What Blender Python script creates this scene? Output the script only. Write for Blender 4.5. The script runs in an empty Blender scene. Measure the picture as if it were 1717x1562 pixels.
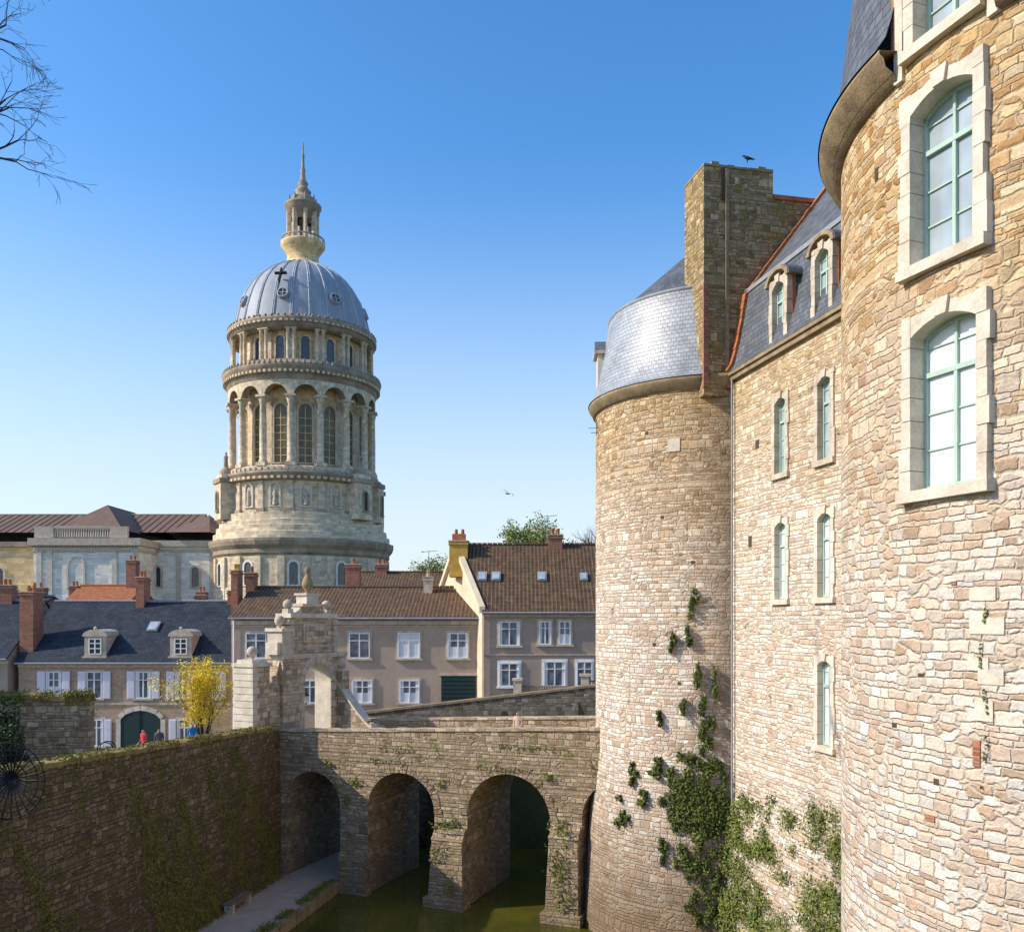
import bpy, math, random
import numpy as np
from mathutils import Vector, Matrix
random.seed(7); rng=np.random.default_rng(7)
R=math.radians
SC=bpy.context.scene
COL=SC.collection
SUN_AZ=189.0; SUN_EL=34.0      # math azimuth (from +x, ccw), degrees

# ------------------------------------------------------------------ materials
class G:
    def __init__(s,name,rough=.9,spec=.25):
        s.m=bpy.data.materials.new(name); s.m.use_nodes=True; s.nt=s.m.node_tree
        s.b=s.nt.nodes['Principled BSDF']
        s.b.inputs['Roughness'].default_value=rough
        s.b.inputs['Specular IOR Level'].default_value=spec
    def set(s,sock,v):
        if isinstance(v,bpy.types.NodeSocket): s.nt.links.new(v,sock)
        elif isinstance(v,(tuple,list)) and len(v)==3 and sock.type=='RGBA': sock.default_value=(*v,1)
        else: sock.default_value=v
    def n(s,t,ins=None,**pr):
        nd=s.nt.nodes.new(t)
        for k,v in pr.items(): setattr(nd,k,v)
        for k,v in (ins or {}).items(): s.set(nd.inputs[k],v)
        return nd
    def ma(s,op,a,b=0.0,clamp=False):
        return s.n('ShaderNodeMath',{0:a,1:b},operation=op,use_clamp=clamp).outputs[0]
    def vm(s,op,a,b=(0,0,0)):
        return s.n('ShaderNodeVectorMath',{0:a,1:b},operation=op).outputs[0]
    def vs(s,a,k):
        return s.n('ShaderNodeVectorMath',{0:a,'Scale':k},operation='SCALE').outputs[0]
    def ramp(s,fac,stops,interp='LINEAR'):
        nd=s.n('ShaderNodeValToRGB',{0:fac}); r=nd.color_ramp; r.interpolation=interp
        while len(r.elements)<len(stops): r.elements.new(.5)
        for e,(p,c) in zip(r.elements,stops):
            e.position=p; e.color=(*c,1) if len(c)==3 else c
        return nd.outputs[0]
    def mr(s,v,a,b,c=0.0,d=1.0,smooth=False):
        nd=s.n('ShaderNodeMapRange',{0:v,1:a,2:b,3:c,4:d}); nd.clamp=True
        if smooth: nd.interpolation_type='SMOOTHSTEP'
        return nd.outputs[0]
    def mix(s,f,a,b,blend='MIX'):
        nd=s.n('ShaderNodeMix',data_type='RGBA',blend_type=blend)
        s.set(nd.inputs[0],f); s.set(nd.inputs[6],a); s.set(nd.inputs[7],b)
        return nd.outputs[2]
    def uv(s): return s.n('ShaderNodeUVMap').outputs[0]
    def pos(s): return s.n('ShaderNodeNewGeometry').outputs['Position']
    def noise(s,vec,scale,detail=4,rough=.6,out=0):
        return s.n('ShaderNodeTexNoise',{'Vector':vec,'Scale':scale,'Detail':detail,'Roughness':rough}).outputs[out]
    def bump(s,h,st=.5,d=.03):
        s.set(s.b.inputs['Normal'],s.n('ShaderNodeBump',{'Height':h,'Strength':st,'Distance':d}).outputs[0])
    def col(s,c): s.set(s.b.inputs['Base Color'],c)

def masonry(name,pal,mortar,h=.16,w=.34,mw=.012,dist=.06,bst=.8,bd=.03,pal2=None,zr=None,
            stain=.45,moss=0.0,mosscol=(.09,.11,.02),mossz=None,nscale=2.6,dirt_shade=(.10,.075,.05),dz=None,rubble=0,rnd=.8,mort2=None,azd=None,fine_amt=.5,vjr=(.76,1.18)):
    g=G(name,.92,.15); uv=g.uv(); P=g.pos()
    nz=g.noise(uv,nscale,3,.6,1)
    nz2=g.noise(uv,nscale*4,2,.6,1)
    off=g.vs(g.vm('SUBTRACT',nz,(.5,.5,.5)),dist*2)
    off2=g.vs(g.vm('SUBTRACT',nz2,(.5,.5,.5)),dist*.9)
    v=g.vm('ADD',g.vm('ADD',uv,off),off2)
    sp=g.n('ShaderNodeSeparateXYZ',{0:v}); x,y=sp.outputs[0],sp.outputs[1]
    wy=g.n('ShaderNodeTexNoise',{'W':y,'Scale':2.3,'Detail':1},noise_dimensions='1D').outputs[0]
    yy=g.ma('ADD',g.ma('DIVIDE',y,h),g.ma('MULTIPLY',wy,3.0))
    row=g.ma('FLOOR',yy); fy=g.ma('SUBTRACT',yy,row)
    w1=g.ma('ADD',g.ma('DIVIDE',x,w),g.ma('MULTIPLY',row,17.313))
    v1=g.n('ShaderNodeTexVoronoi',{'W':w1,'Scale':1.0,'Randomness':.95},voronoi_dimensions='1D')
    ve=g.n('ShaderNodeTexVoronoi',{'W':w1,'Scale':1.0,'Randomness':.95},voronoi_dimensions='1D',feature='DISTANCE_TO_EDGE')
    ex=g.ma('MULTIPLY',ve.outputs['Distance'],w)
    ey=g.ma('MULTIPLY',g.ma('MINIMUM',fy,g.ma('SUBTRACT',1.0,fy)),h)
    e=g.ma('MINIMUM',ex,ey); idcol=v1.outputs['Color']
    if rubble:
        vv=g.vm('MULTIPLY',v,(1/(w*1.0),1/(h*1.25),1))
        a1=g.n('ShaderNodeTexVoronoi',{'Vector':vv,'Scale':1.0,'Randomness':rnd},voronoi_dimensions='2D',distance='CHEBYCHEV')
        a2=g.n('ShaderNodeTexVoronoi',{'Vector':vv,'Scale':1.0,'Randomness':rnd},voronoi_dimensions='2D',distance='CHEBYCHEV',feature='F2')
        e2=g.ma('MULTIPLY',g.ma('SUBTRACT',a2.outputs['Distance'],a1.outputs['Distance']),h*.7)
        mk=g.mr(g.noise(uv,.9,2,.5),.5+.12*(1-rubble)-.05*rubble,.52+.12*(1-rubble)-.05*rubble)
        e=g.n('ShaderNodeMix',{0:mk,2:e,3:e2}).outputs[0]
        idcol=g.mix(mk,idcol,a1.outputs['Color'])
    idc=g.n('ShaderNodeSeparateColor',{0:idcol})
    fine=g.noise(uv,20,6,.75)
    mid=g.noise(uv,6,4,.65)
    e=g.ma('ADD',e,g.ma('MULTIPLY',g.ma('SUBTRACT',mid,.5),mw*1.6))
    st=g.mr(e,mw*.4,mw*1.8,0,1,True)
    n=len(pal)
    base=g.ramp(idc.outputs[0],[(i/(n-1),p) for i,p in enumerate(pal)])
    big=g.noise(uv,.35,4,.6)
    mcol=mortar
    if pal2:
        b2=g.ramp(idc.outputs[0],[(i/(len(pal2)-1),p) for i,p in enumerate(pal2)])
        if zr:
            z=g.n('ShaderNodeSeparateXYZ',{0:P}).outputs[2]
            f=g.mr(g.ma('ADD',z,g.ma('MULTIPLY',g.ma('SUBTRACT',big,.5),9.0)),zr[0],zr[1],0,1)
        else: f=g.mr(big,.42,.6)
        base=g.mix(f,base,b2)
        if mort2: mcol=g.mix(f,mortar,mort2)
    vj=g.mr(idc.outputs[1],0,1,vjr[0],vjr[1])
    base=g.mix(1.0,base,g.n('ShaderNodeCombineColor',{0:vj,1:vj,2:vj}).outputs[0],'MULTIPLY')
    fm=g.mr(g.ma('ADD',g.ma('MULTIPLY',fine,.6),g.ma('MULTIPLY',mid,.4)),.3,.7,1-fine_amt*.75,1+fine_amt*.4)
    base=g.mix(1.0,base,g.n('ShaderNodeCombineColor',{0:fm,1:fm,2:fm}).outputs[0],'MULTIPLY')
    colr=g.mix(st,mcol,base)
    sn=g.noise(uv,.9,6,.65)
    sf=g.ma('MULTIPLY',g.mr(sn,.48,.72),stain)
    colr=g.mix(sf,colr,dirt_shade)
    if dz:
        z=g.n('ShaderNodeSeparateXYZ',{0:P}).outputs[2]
        f=g.mr(g.ma('ADD',z,g.ma('MULTIPLY',g.ma('SUBTRACT',sn,.5),6.0)),dz[0],dz[1],dz[2],0)  # darker towards the base; on the far tower a painted shadow
        colr=g.mix(f,colr,dirt_shade)
    if azd:   # darker weathering towards one side (by world x), with dz paints the foot shadow
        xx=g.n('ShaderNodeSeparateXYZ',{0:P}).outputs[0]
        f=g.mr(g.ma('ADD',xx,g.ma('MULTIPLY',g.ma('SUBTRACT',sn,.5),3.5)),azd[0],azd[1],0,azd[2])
        colr=g.mix(f,colr,dirt_shade)
    if moss:
        mn=g.noise(uv,1.3,7,.7)
        mf=g.mr(mn,.62-.25*moss,.70-.2*moss)
        if mossz:
            z=g.n('ShaderNodeSeparateXYZ',{0:P}).outputs[2]
            mf=g.ma('MULTIPLY',mf,g.mr(z,mossz[0],mossz[1]))
        mc=g.mix(g.noise(uv,9,3),mosscol,tuple(k*.45 for k in mosscol))
        colr=g.mix(g.ma('MULTIPLY',mf,.8),colr,mc)
    g.col(colr)
    hh=g.ma('ADD',g.ma('ADD',g.ma('MULTIPLY',g.mr(e,0,mw*2.6,0,1,True),.75),g.ma('MULTIPLY',idc.outputs[2],.6)),g.ma('ADD',g.ma('MULTIPLY',fine,.8),g.ma('MULTIPLY',mid,.7)))
    g.bump(hh,bst,bd)
    return g.m
def plain(name,col,rough=.85,var=.25,scale=3,bst=.15,metal=0,spec=.25,col2=None,streak=False):
    g=G(name,rough,spec); P=g.pos()
    if streak: P=g.vm('MULTIPLY',P,(1,1,.15))
    a=g.noise(P,scale,6,.65); b=g.noise(P,scale*9,3,.6)
    f=g.mr(g.ma('ADD',g.ma('MULTIPLY',a,.7),g.ma('MULTIPLY',b,.3)),.3,.7)
    c2=col2 or tuple(k*(1-var*1.6) for k in col)
    g.col(g.mix(f,c2,tuple(min(1,k*(1+var*.5)) for k in col)))
    g.b.inputs['Metallic'].default_value=metal
    if bst: g.bump(b,bst,.02)
    return g.m
def slate(name,c1,c2,h=.22,w=.3,rough=.45,spec=.5,metal=0,bst=.5,var=.5,moss=0,mk=.35):
    g=G(name,rough,spec); uv=g.uv()
    b=g.n('ShaderNodeTexBrick',{'Vector':uv,'Color1':c1,'Color2':c2,'Mortar':tuple(k*mk for k in c1),'Scale':1.0,'Mortar Size':.012,'Mortar Smooth':.3,'Brick Width':w,'Row Height':h})
    a=g.noise(uv,.8,5,.65)
    f=g.mr(a,.3,.7,1-var,1+var*.4)
    cc=g.mix(1.0,b.outputs[0],g.n('ShaderNodeCombineColor',{0:f,1:f,2:f}).outputs[0],'MULTIPLY')
    if moss: cc=g.mix(g.mr(g.noise(uv,1.6,6,.7),.52,.68,0,moss),cc,(.16,.13,.04))
    g.col(cc); g.b.inputs['Metallic'].default_value=metal
    sp=g.n('ShaderNodeSeparateXYZ',{0:uv})
    fy=g.ma('FRACT',g.ma('DIVIDE',sp.outputs[1],h))
    g.bump(g.ma('ADD',g.ma('ADD',g.ma('MULTIPLY',fy,-.6),g.ma('MULTIPLY',b.outputs[1],-.5)),g.ma('MULTIPLY',g.noise(uv,7,3),.6)),bst,.03)
    return g.m
def pantile(name,c1,c2,moss=.3):
    g=G(name,.85,.2); uv=g.uv()
    b=g.n('ShaderNodeTexBrick',{'Vector':uv,'Color1':c1,'Color2':c2,'Mortar':tuple(k*.4 for k in c1),'Scale':1.0,'Mortar Size':.02,'Brick Width':.26,'Row Height':.36},offset=0.0)
    sp=g.n('ShaderNodeSeparateXYZ',{0:uv})
    s=g.ma('SINE',g.ma('MULTIPLY',sp.outputs[0],2*math.pi/.26))
    s2=g.mr(s,-1,1,.5,1.1)
    cc=g.mix(1.0,b.outputs[0],g.n('ShaderNodeCombineColor',{0:s2,1:s2,2:s2}).outputs[0],'MULTIPLY')
    cc=g.mix(g.mr(g.noise(uv,1.2,6,.7),.48,.66,0,moss),cc,(.17,.13,.05))
    fx=g.mr(g.noise(uv,2.5,5,.7),.3,.7,.6,1.2)
    cc=g.mix(1.0,cc,g.n('ShaderNodeCombineColor',{0:fx,1:fx,2:fx}).outputs[0],'MULTIPLY')
    g.col(cc); g.bump(s,.35,.04)
    return g.m
def leafmat(name,a,b,cc):
    g=G(name,.6,.3); P=g.pos()
    n=g.noise(P,11,2,.5); n2=g.noise(P,1.5,3,.6)
    x=g.ma('ADD',g.ma('MULTIPLY',n,.6),g.ma('MULTIPLY',n2,.4))
    g.col(g.ramp(x,[(.3,a),(.5,b),(.72,cc)]))
    return g.m

M={}
LOW=[(.64,.45,.31),(.82,.67,.53),(.88,.78,.66),(.90,.83,.74),(.72,.52,.37),(.86,.73,.60)]
M['near']=masonry('castle_rubble_near',LOW,(.72,.59,.46),h=.14,w=.34,mw=.011,dist=.06,bst=.95,bd=.055,rubble=.5,nscale=2.0,
   pal2=[(.42,.22,.08),(.66,.40,.17),(.84,.62,.34),(.50,.28,.11),(.88,.71,.47),(.74,.49,.24)],zr=(0.5,6.5),mort2=(.66,.48,.28),stain=.2,dirt_shade=(.34,.21,.11),fine_amt=.6)
M['wall']=masonry('castle_rubble_wall',LOW,(.68,.56,.43),h=.14,w=.34,mw=.012,dist=.06,bst=.95,bd=.05,rubble=.5,nscale=2.0,
   pal2=[(.44,.28,.13),(.68,.49,.27),(.82,.66,.42),(.52,.35,.18),(.86,.74,.53)],zr=(2.5,9.0),mort2=(.60,.46,.29),stain=.3,dirt_shade=(.28,.19,.11),moss=.05,dz=(-11,-6,.35),fine_amt=.6)
M['tower']=masonry('castle_rubble_tower',LOW,(.66,.54,.41),h=.15,w=.36,mw=.013,dist=.06,bst=.95,bd=.055,rubble=.4,nscale=2.0,
   pal2=[(.38,.21,.09),(.64,.43,.21),(.80,.60,.35),(.50,.32,.15),(.84,.69,.46)],zr=(1.0,8.5),mort2=(.55,.40,.24),stain=.42,dirt_shade=(.20,.135,.075),moss=.1,mosscol=(.2,.18,.06),dz=(-12.0,-6.0,.9),azd=(6.6,8.9,.72),fine_amt=.65)  # dz: weathering plus the bridge's cast shadow painted into the foot colour
M['chim']=masonry('castle_chimney_rubble',[(.28,.19,.09),(.52,.38,.19),(.68,.52,.30),(.42,.29,.13)],(.38,.28,.16),h=.16,w=.34,dist=.06,bst=1,bd=.06,stain=.6,dirt_shade=(.15,.10,.05),moss=.3,mosscol=(.46,.34,.07),rubble=.5,fine_amt=.8)
M['bridge']=masonry('bridge_stone',[(.34,.24,.15),(.54,.41,.27),(.68,.54,.38),(.44,.32,.21),(.62,.44,.29)],(.34,.26,.17),h=.17,w=.36,mw=.014,dist=.05,bst=1,bd=.06,stain=.5,moss=.3,mosscol=(.26,.24,.07),dirt_shade=(.15,.105,.065),dz=(-13.5,-10,.5),fine_amt=.7,rubble=.2)
M['moat']=masonry('moat_wall_stone',[(.20,.13,.075),(.37,.25,.155),(.50,.36,.235),(.28,.185,.115),(.43,.31,.20)],(.19,.13,.08),h=.16,w=.32,dist=.07,bst=1,bd=.09,stain=.55,moss=.55,mosscol=(.21,.20,.055),dirt_shade=(.12,.08,.048),dz=(-13,-8,.5),rubble=.45,fine_amt=.8)
M['dark']=masonry('dark_parapet_stone',[(.17,.14,.11),(.27,.23,.18),(.36,.31,.24)],(.17,.14,.11),h=.17,w=.34,dist=.05,bst=1,stain=.4,moss=.3,mosscol=(.16,.16,.05))
M['gate']=masonry('gateway_stone',[(.40,.30,.20),(.58,.45,.31),(.70,.57,.42),(.48,.36,.24)],(.38,.30,.21),h=.22,w=.42,dist=.035,bst=.9,stain=.5,moss=.15,mosscol=(.3,.25,.09),dirt_shade=(.18,.13,.08))
M['basil']=masonry('basilica_limestone',[(.66,.53,.37),(.76,.63,.45),(.82,.69,.51)],(.60,.48,.34),h=.55,w=1.3,mw=.03,dist=.02,bst=.2,stain=.7,dirt_shade=(.27,.20,.13),nscale=1)
M['basil2']=masonry('basilica_pale_stone',[(.82,.76,.67),(.88,.82,.72),(.9,.84,.76)],(.74,.67,.58),h=.55,w=1.3,mw=.03,dist=.02,bst=.2,stain=.35,dirt_shade=(.52,.44,.34),nscale=1)
M['basilgold']=masonry('basilica_ochre_stone',[(.72,.50,.24),(.82,.60,.31),(.86,.66,.38)],(.62,.46,.26),h=.55,w=1.3,mw=.03,dist=.02,bst=.2,stain=.5,dirt_shade=(.25,.17,.09),nscale=1)
M['cornice']=plain('weathered_cornice_stone',(.42,.34,.25),.9,.45,.5,.3,col2=(.15,.12,.09))
M['trim']=plain('dressed_limestone',(.72,.64,.53),.9,.25,1.7,.6,col2=(.42,.36,.28))
M['trimg']=plain('dressed_limestone_grey',(.62,.53,.42),.9,.3,2.5,.5,col2=(.32,.26,.19))
M['lead']=plain('dome_lead',(.34,.375,.42),.58,.22,.35,.1,metal=0,spec=.4,streak=True,col2=(.19,.21,.25))
M['leadrib']=plain('dome_lead_rib',(.46,.48,.51),.6,.2,.5,.1,metal=0,spec=.35)
M['slate']=slate('slate_roof_blue',(.032,.04,.055),(.052,.062,.08),h=.24,w=.3,rough=.8,spec=.15,var=.35)
M['slate2']=slate('castle_slate',(.10,.11,.125),(.16,.175,.195),h=.2,w=.26,rough=.65,spec=.25,var=.35)
M['shingle']=slate('metal_shingle_roof',(.33,.35,.37),(.43,.45,.47),h=.17,w=.24,rough=.48,spec=.6,metal=.1,var=.35,bst=.6,mk=.6)
M['tile']=pantile('brown_pantile',(.15,.09,.055),(.22,.13,.08),.45)
M['tilered']=pantile('orange_pantile',(.55,.18,.07),(.62,.24,.11),.1)
M['zinc']=slate('brown_standing_seam_roof',(.18,.115,.085),(.21,.14,.105),h=30,w=1.4,rough=.7,spec=.2,var=.2)
M['render']=plain('taupe_render',(.48,.37,.28),.95,.18,.6,.15,col2=(.35,.265,.20))
M['renderd']=plain('grey_render',(.42,.33,.265),.95,.18,.6,.15)
M['beige']=masonry('house_brick_beige',[(.42,.27,.17),(.50,.35,.23),(.46,.31,.21)],(.46,.37,.28),h=.075,w=.22,mw=.008,dist=.004,bst=.2,stain=.3,dirt_shade=(.28,.2,.14))
M['cream']=plain('cream_render_gable',(.72,.60,.42),.95,.2,.8,.15)
M['ochre']=plain('ochre_chimney',(.68,.42,.09),.9,.3,2,.2)
M['brick']=masonry('chimney_brick',[(.34,.11,.06),(.44,.17,.10),(.28,.10,.07)],(.34,.24,.18),h=.075,w=.22,mw=.008,dist=.004,bst=.3,stain=.4,dirt_shade=(.1,.06,.05))
M['orange']=plain('terracotta',(.52,.17,.06),.8,.35,3,.2,col2=(.24,.09,.045))
M['white']=plain('white_paint',(.80,.80,.78),.6,.06,3,.05)
M['shut']=plain('lavender_white_shutter',(.76,.73,.79),.6,.08,3,.05)
M['teal']=plain('pale_teal_paint',(.42,.57,.48),.55,.12,4,.05)
M['greend']=plain('dark_green_paint',(.02,.05,.045),.5,.1,4,.05)
M['iron']=plain('black_iron',(.012,.013,.018),.5,.2,5,.1)
M['steel']=plain('galvanised_steel',(.35,.36,.38),.5,.2,5,.05,metal=.5)
M['lime']=plain('lead_flashing',(.32,.33,.35),.5,.2,3,.05)
M['wood']=plain('weathered_wood',(.30,.22,.15),.85,.3,5,.3)
M['pathm']=plain('gravel_path',(.62,.48,.37),.95,.2,1.5,.5,col2=(.42,.31,.23))
M['asph']=plain('street_paving',(.2,.18,.17),.95,.2,1.2,.3)
M['earth']=plain('ground_grass',(.09,.10,.04),.95,.4,.4,.4)
M['bronze']=plain('bronze_patina',(.13,.11,.07),.6,.3,2,.2)
M['niche']=plain('painted_recess_shade',(.10,.075,.055),.95,.3,2,.2)  # dark colour painted in for the shade inside niches and holes
M['dirtstone']=plain('lichen_stone',(.36,.27,.16),.95,.5,2,.6,col2=(.13,.095,.06))
M['copingm']=plain('mossy_coping',(.34,.27,.10),.95,.5,1.2,.8,col2=(.14,.10,.05))
def glass(name,col,rough=.08,spec=.7,sc=1.5,var=.5):
    g=G(name,rough,spec); P=g.pos()
    g.col(g.mix(g.mr(g.noise(P,sc,2),.35,.65),tuple(k*(1-var) for k in col),col))
    g.bump(g.noise(P,1.8,2),.06,.02); return g.m
M['glass']=glass('window_glass_dark',(.05,.06,.075))
M['curt']=glass('curtained_glass',(.20,.22,.26),.15,.6,2.2,.6)
M['glassb']=glass('castle_glass_sky_reflection',(.42,.49,.54),.12,.8,1.2,.3)  # sky reflection painted into the pane colour as blue-grey
M['glassw']=glass('castle_glass_curtain_and_reflection',(.78,.81,.84),.12,.8,1.2,.12)  # pale curtains plus bright sky reflection, both painted as base colour
M['bglass']=glass('stained_glass_dull',(.16,.14,.06),.3,.5,.5,.5)
M['blindw']=plain('white_blind',(.74,.74,.74),.5,.05,3,.05)
M['leafivy']=leafmat('ivy_leaf',(.022,.036,.008),(.07,.095,.017),(.22,.23,.045))
M['leafgreen']=leafmat('fresh_green_leaf',(.05,.07,.012),(.13,.16,.03),(.30,.31,.07))
M['leafyel']=leafmat('forsythia_flower',(.50,.34,.01),(.80,.60,.03),(.9,.75,.08))
M['leafdark']=leafmat('hedge_leaf',(.008,.018,.008),(.025,.05,.018),(.06,.09,.025))
M['leafmoss']=leafmat('moss_tuft',(.09,.085,.02),(.21,.19,.04),(.36,.30,.07))
M['leafspring']=leafmat('spring_leaf',(.12,.15,.03),(.24,.28,.08),(.34,.38,.15))
M['bark']=plain('bark',(.07,.055,.045),.9,.4,6,.5)
g=G('moat_water',.05,.5); P=g.pos()
g.col(g.mix(g.mr(g.noise(P,.25,3),.35,.65),(.05,.05,.008),(.115,.105,.014)))
g.bump(g.noise(g.vm('MULTIPLY',P,(1,1.6,1)),3.5,3),.12,.02); M['water']=g.m

# ------------------------------------------------------------------ mesh builder
class MB:
    def __init__(s,T=None): s.V=[];s.F=[];s.MI=[];s.UV=[];s.S=[];s.mats=[];s.T=T or Matrix.Identity(4)
    def mi(s,m):
        if m not in s.mats: s.mats.append(m)
        return s.mats.index(m)
    def v(s,p): s.V.append(tuple(s.T@Vector(p))); return len(s.V)-1
    def face(s,pts,mat,uv=None,smooth=False):
        P=[Vector(p) for p in pts]
        if uv is None:
            n=Vector((0,0,0))
            for i in range(len(P)): 
                a=P[i];b=P[(i+1)%len(P)]
                n+=Vector(((a.y-b.y)*(a.z+b.z),(a.z-b.z)*(a.x+b.x),(a.x-b.x)*(a.y+b.y)))
            if n.length<1e-12: return
            n.normalize()
            if abs(n.z)>.95: uv=[(p.x,p.y) for p in P]
            else:
                t=Vector((0,0,1)).cross(n).normalized(); b=n.cross(t)
                uv=[(p.dot(t),p.dot(b)) for p in P]
        s.F.append([s.v(p) for p in P]); s.UV.append(uv); s.MI.append(s.mi(mat)); s.S.append(smooth)
    def fidx(s,idx,uv,mat,smooth=True):
        s.F.append(idx); s.UV.append(uv); s.MI.append(s.mi(mat)); s.S.append(smooth)
    def box(s,x0,x1,y0,y1,z0,z1,mat):
        a=[(x0,y0,z0),(x1,y0,z0),(x1,y1,z0),(x0,y1,z0),(x0,y0,z1),(x1,y0,z1),(x1,y1,z1),(x0,y1,z1)]
        for q in ((0,1,5,4),(1,2,6,5),(2,3,7,6),(3,0,4,7),(4,5,6,7),(3,2,1,0)): s.face([a[i] for i in q],mat)
    def hexa(s,a,mat):
        for q in ((0,1,5,4),(1,2,6,5),(2,3,7,6),(3,0,4,7),(4,5,6,7),(3,2,1,0)): s.face([a[i] for i in q],mat)
    def prism(s,poly,y0,y1,mat):   # poly in (x,z) ccw seen from -y
        n=len(poly)
        s.face([(x,y0,z) for x,z in poly],mat)
        s.face([(x,y1,z) for x,z in reversed(poly)],mat)
        for i in range(n):
            a=poly[i];b=poly[(i+1)%n]
            s.face([(b[0],y0,b[1]),(a[0],y0,a[1]),(a[0],y1,a[1]),(b[0],y1,b[1])],mat)
    def lathe(s,prof,cx,cy,n,mat,a0=0,a1=360,smooth=True):
        full=abs(a1-a0)>=359.9; m=n if full else n+1
        idx=[]
        L=[0]
        for i in range(1,len(prof)): L.append(L[-1]+math.hypot(prof[i][0]-prof[i-1][0],prof[i][1]-prof[i-1][1]))
        rm=max(p[0] for p in prof)
        for r,z in prof:
            idx.append([s.v((cx+r*math.cos(R(a0+(a1-a0)*j/n)),cy+r*math.sin(R(a0+(a1-a0)*j/n)),z)) for j in range(m)])
        z0=prof[0][1]
        for i in range(len(prof)-1):
            for j in range(n):
                j2=(j+1)%m if full else j+1
                ua=rm*R(a0+(a1-a0)*j/n); ub=rm*R(a0+(a1-a0)*(j+1)/n)
                q=[idx[i][j],idx[i][j2],idx[i+1][j2],idx[i+1][j]]
                s.fidx(q,[(ua,z0+L[i]),(ub,z0+L[i]),(ub,z0+L[i+1]),(ua,z0+L[i+1])],mat,smooth)
    def tube(s,p0,p1,r0,r1,n,mat,cap=False):
        p0=Vector(p0);p1=Vector(p1);d=(p1-p0)
        if d.length<1e-6: return
        d.normalize(); t=d.cross(Vector((0,0,1)) if abs(d.z)<.9 else Vector((1,0,0))).normalized(); b=d.cross(t)
        A=[];B=[]
        for j in range(n):
            a=2*math.pi*j/n; o=t*math.cos(a)+b*math.sin(a)
            A.append(s.v(p0+o*r0)); B.append(s.v(p1+o*r1))
        for j in range(n):
            k=(j+1)%n; s.fidx([A[j],A[k],B[k],B[j]],[(0,0),(.1,0),(.1,1),(0,1)],mat,True)
        if cap:
            s.fidx(A[::-1],[(0,0)]*n,mat,False); s.fidx(B,[(0,0)]*n,mat,False)
    def ball(s,cx,cy,cz,r,mat,n=12,sz=1):
        s.lathe([(max(.001,r*math.cos(t)),cz+sz*r*math.sin(t)) for t in [R(-90+180*i/8) for i in range(9)]],cx,cy,n,mat)
    def build(s,name,parent=None):
        me=bpy.data.meshes.new(name); me.from_pydata(s.V,[],s.F); 
        for m in s.mats: me.materials.append(M[m])
        me.polygons.foreach_set('material_index',s.MI); me.polygons.foreach_set('use_smooth',s.S)
        ul=me.uv_layers.new(name='UVMap'); ul.data.foreach_set('uv',np.array([k for f in s.UV for q in f for k in q],dtype='f'))
        me.update(); ob=bpy.data.objects.new(name,me); COL.objects.link(ob)
        if parent: ob.parent=parent
        return ob
def empty(name,loc=(0,0,0)):
    e=bpy.data.objects.new(name,None); COL.objects.link(e); return e
def frame(x,y,z,az): return Matrix.Translation((x,y,z))@Matrix.Rotation(R(az),4,'Z')

def arch_wall(mb,x0,x1,zb,zt,arches,y0,y1,mat,mat2=None,step=.25,ry=1.0):
    mat2=mat2 or mat
    fb=zb if callable(zb) else (lambda x:zb); ft=zt if callable(zt) else (lambda x:zt)
    xs={x0,x1}
    for a,b,sp in arches:
        for i in range(21): 
            x=(a+b)/2-(b-a)/2*math.cos(math.pi*i/20); xs.add(x)
    k=int((x1-x0)/.4)+1
    for i in range(k): 
        x=x0+(x1-x0)*i/k
        if not any(a<x<b for a,b,_ in arches): xs.add(x)
    xs=sorted(x for x in xs if x0<=x<=x1)
    for i in range(len(xs)-1):
        xa,xb=xs[i],xs[i+1]
        if xb-xa<1e-6: continue
        m=(xa+xb)/2; ar=None
        for A in arches:
            if A[0]<m<A[1]: ar=A
        if ar:
            cc=(ar[0]+ar[1])/2; r=(ar[1]-ar[0])/2
            f=lambda x: ar[2]+ry*math.sqrt(max(0,r*r-(x-cc)**2))
            la,lb=f(xa),f(xb)
        else: la,lb=fb(xa),fb(xb)
        ta,tb=ft(xa),ft(xb)
        mb.face([(xa,y0,la),(xb,y0,lb),(xb,y0,tb),(xa,y0,ta)],mat)
        mb.face([(xb,y1,lb),(xa,y1,la),(xa,y1,ta),(xb,y1,tb)],mat)
        mb.face([(xa,y0,ta),(xb,y0,tb),(xb,y1,tb),(xa,y1,ta)],mat)
        if ar: mb.face([(xa,y1,la),(xb,y1,lb),(xb,y0,lb),(xa,y0,la)],mat2)
    for a,b,sp in arches:
        if a>x0: mb.face([(a,y1,fb(a)),(a,y0,fb(a)),(a,y0,sp),(a,y1,sp)][::-1],mat2)
        if b<x1: mb.face([(b,y0,fb(b)),(b,y1,fb(b)),(b,y1,sp),(b,y0,sp)][::-1],mat2)
    mb.face([(x0,y1,fb(x0)),(x0,y0,fb(x0)),(x0,y0,ft(x0)),(x0,y1,ft(x0))],mat)
    mb.face([(x1,y0,fb(x1)),(x1,y1,fb(x1)),(x1,y1,ft(x1)),(x1,y0,ft(x1))],mat)

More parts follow.
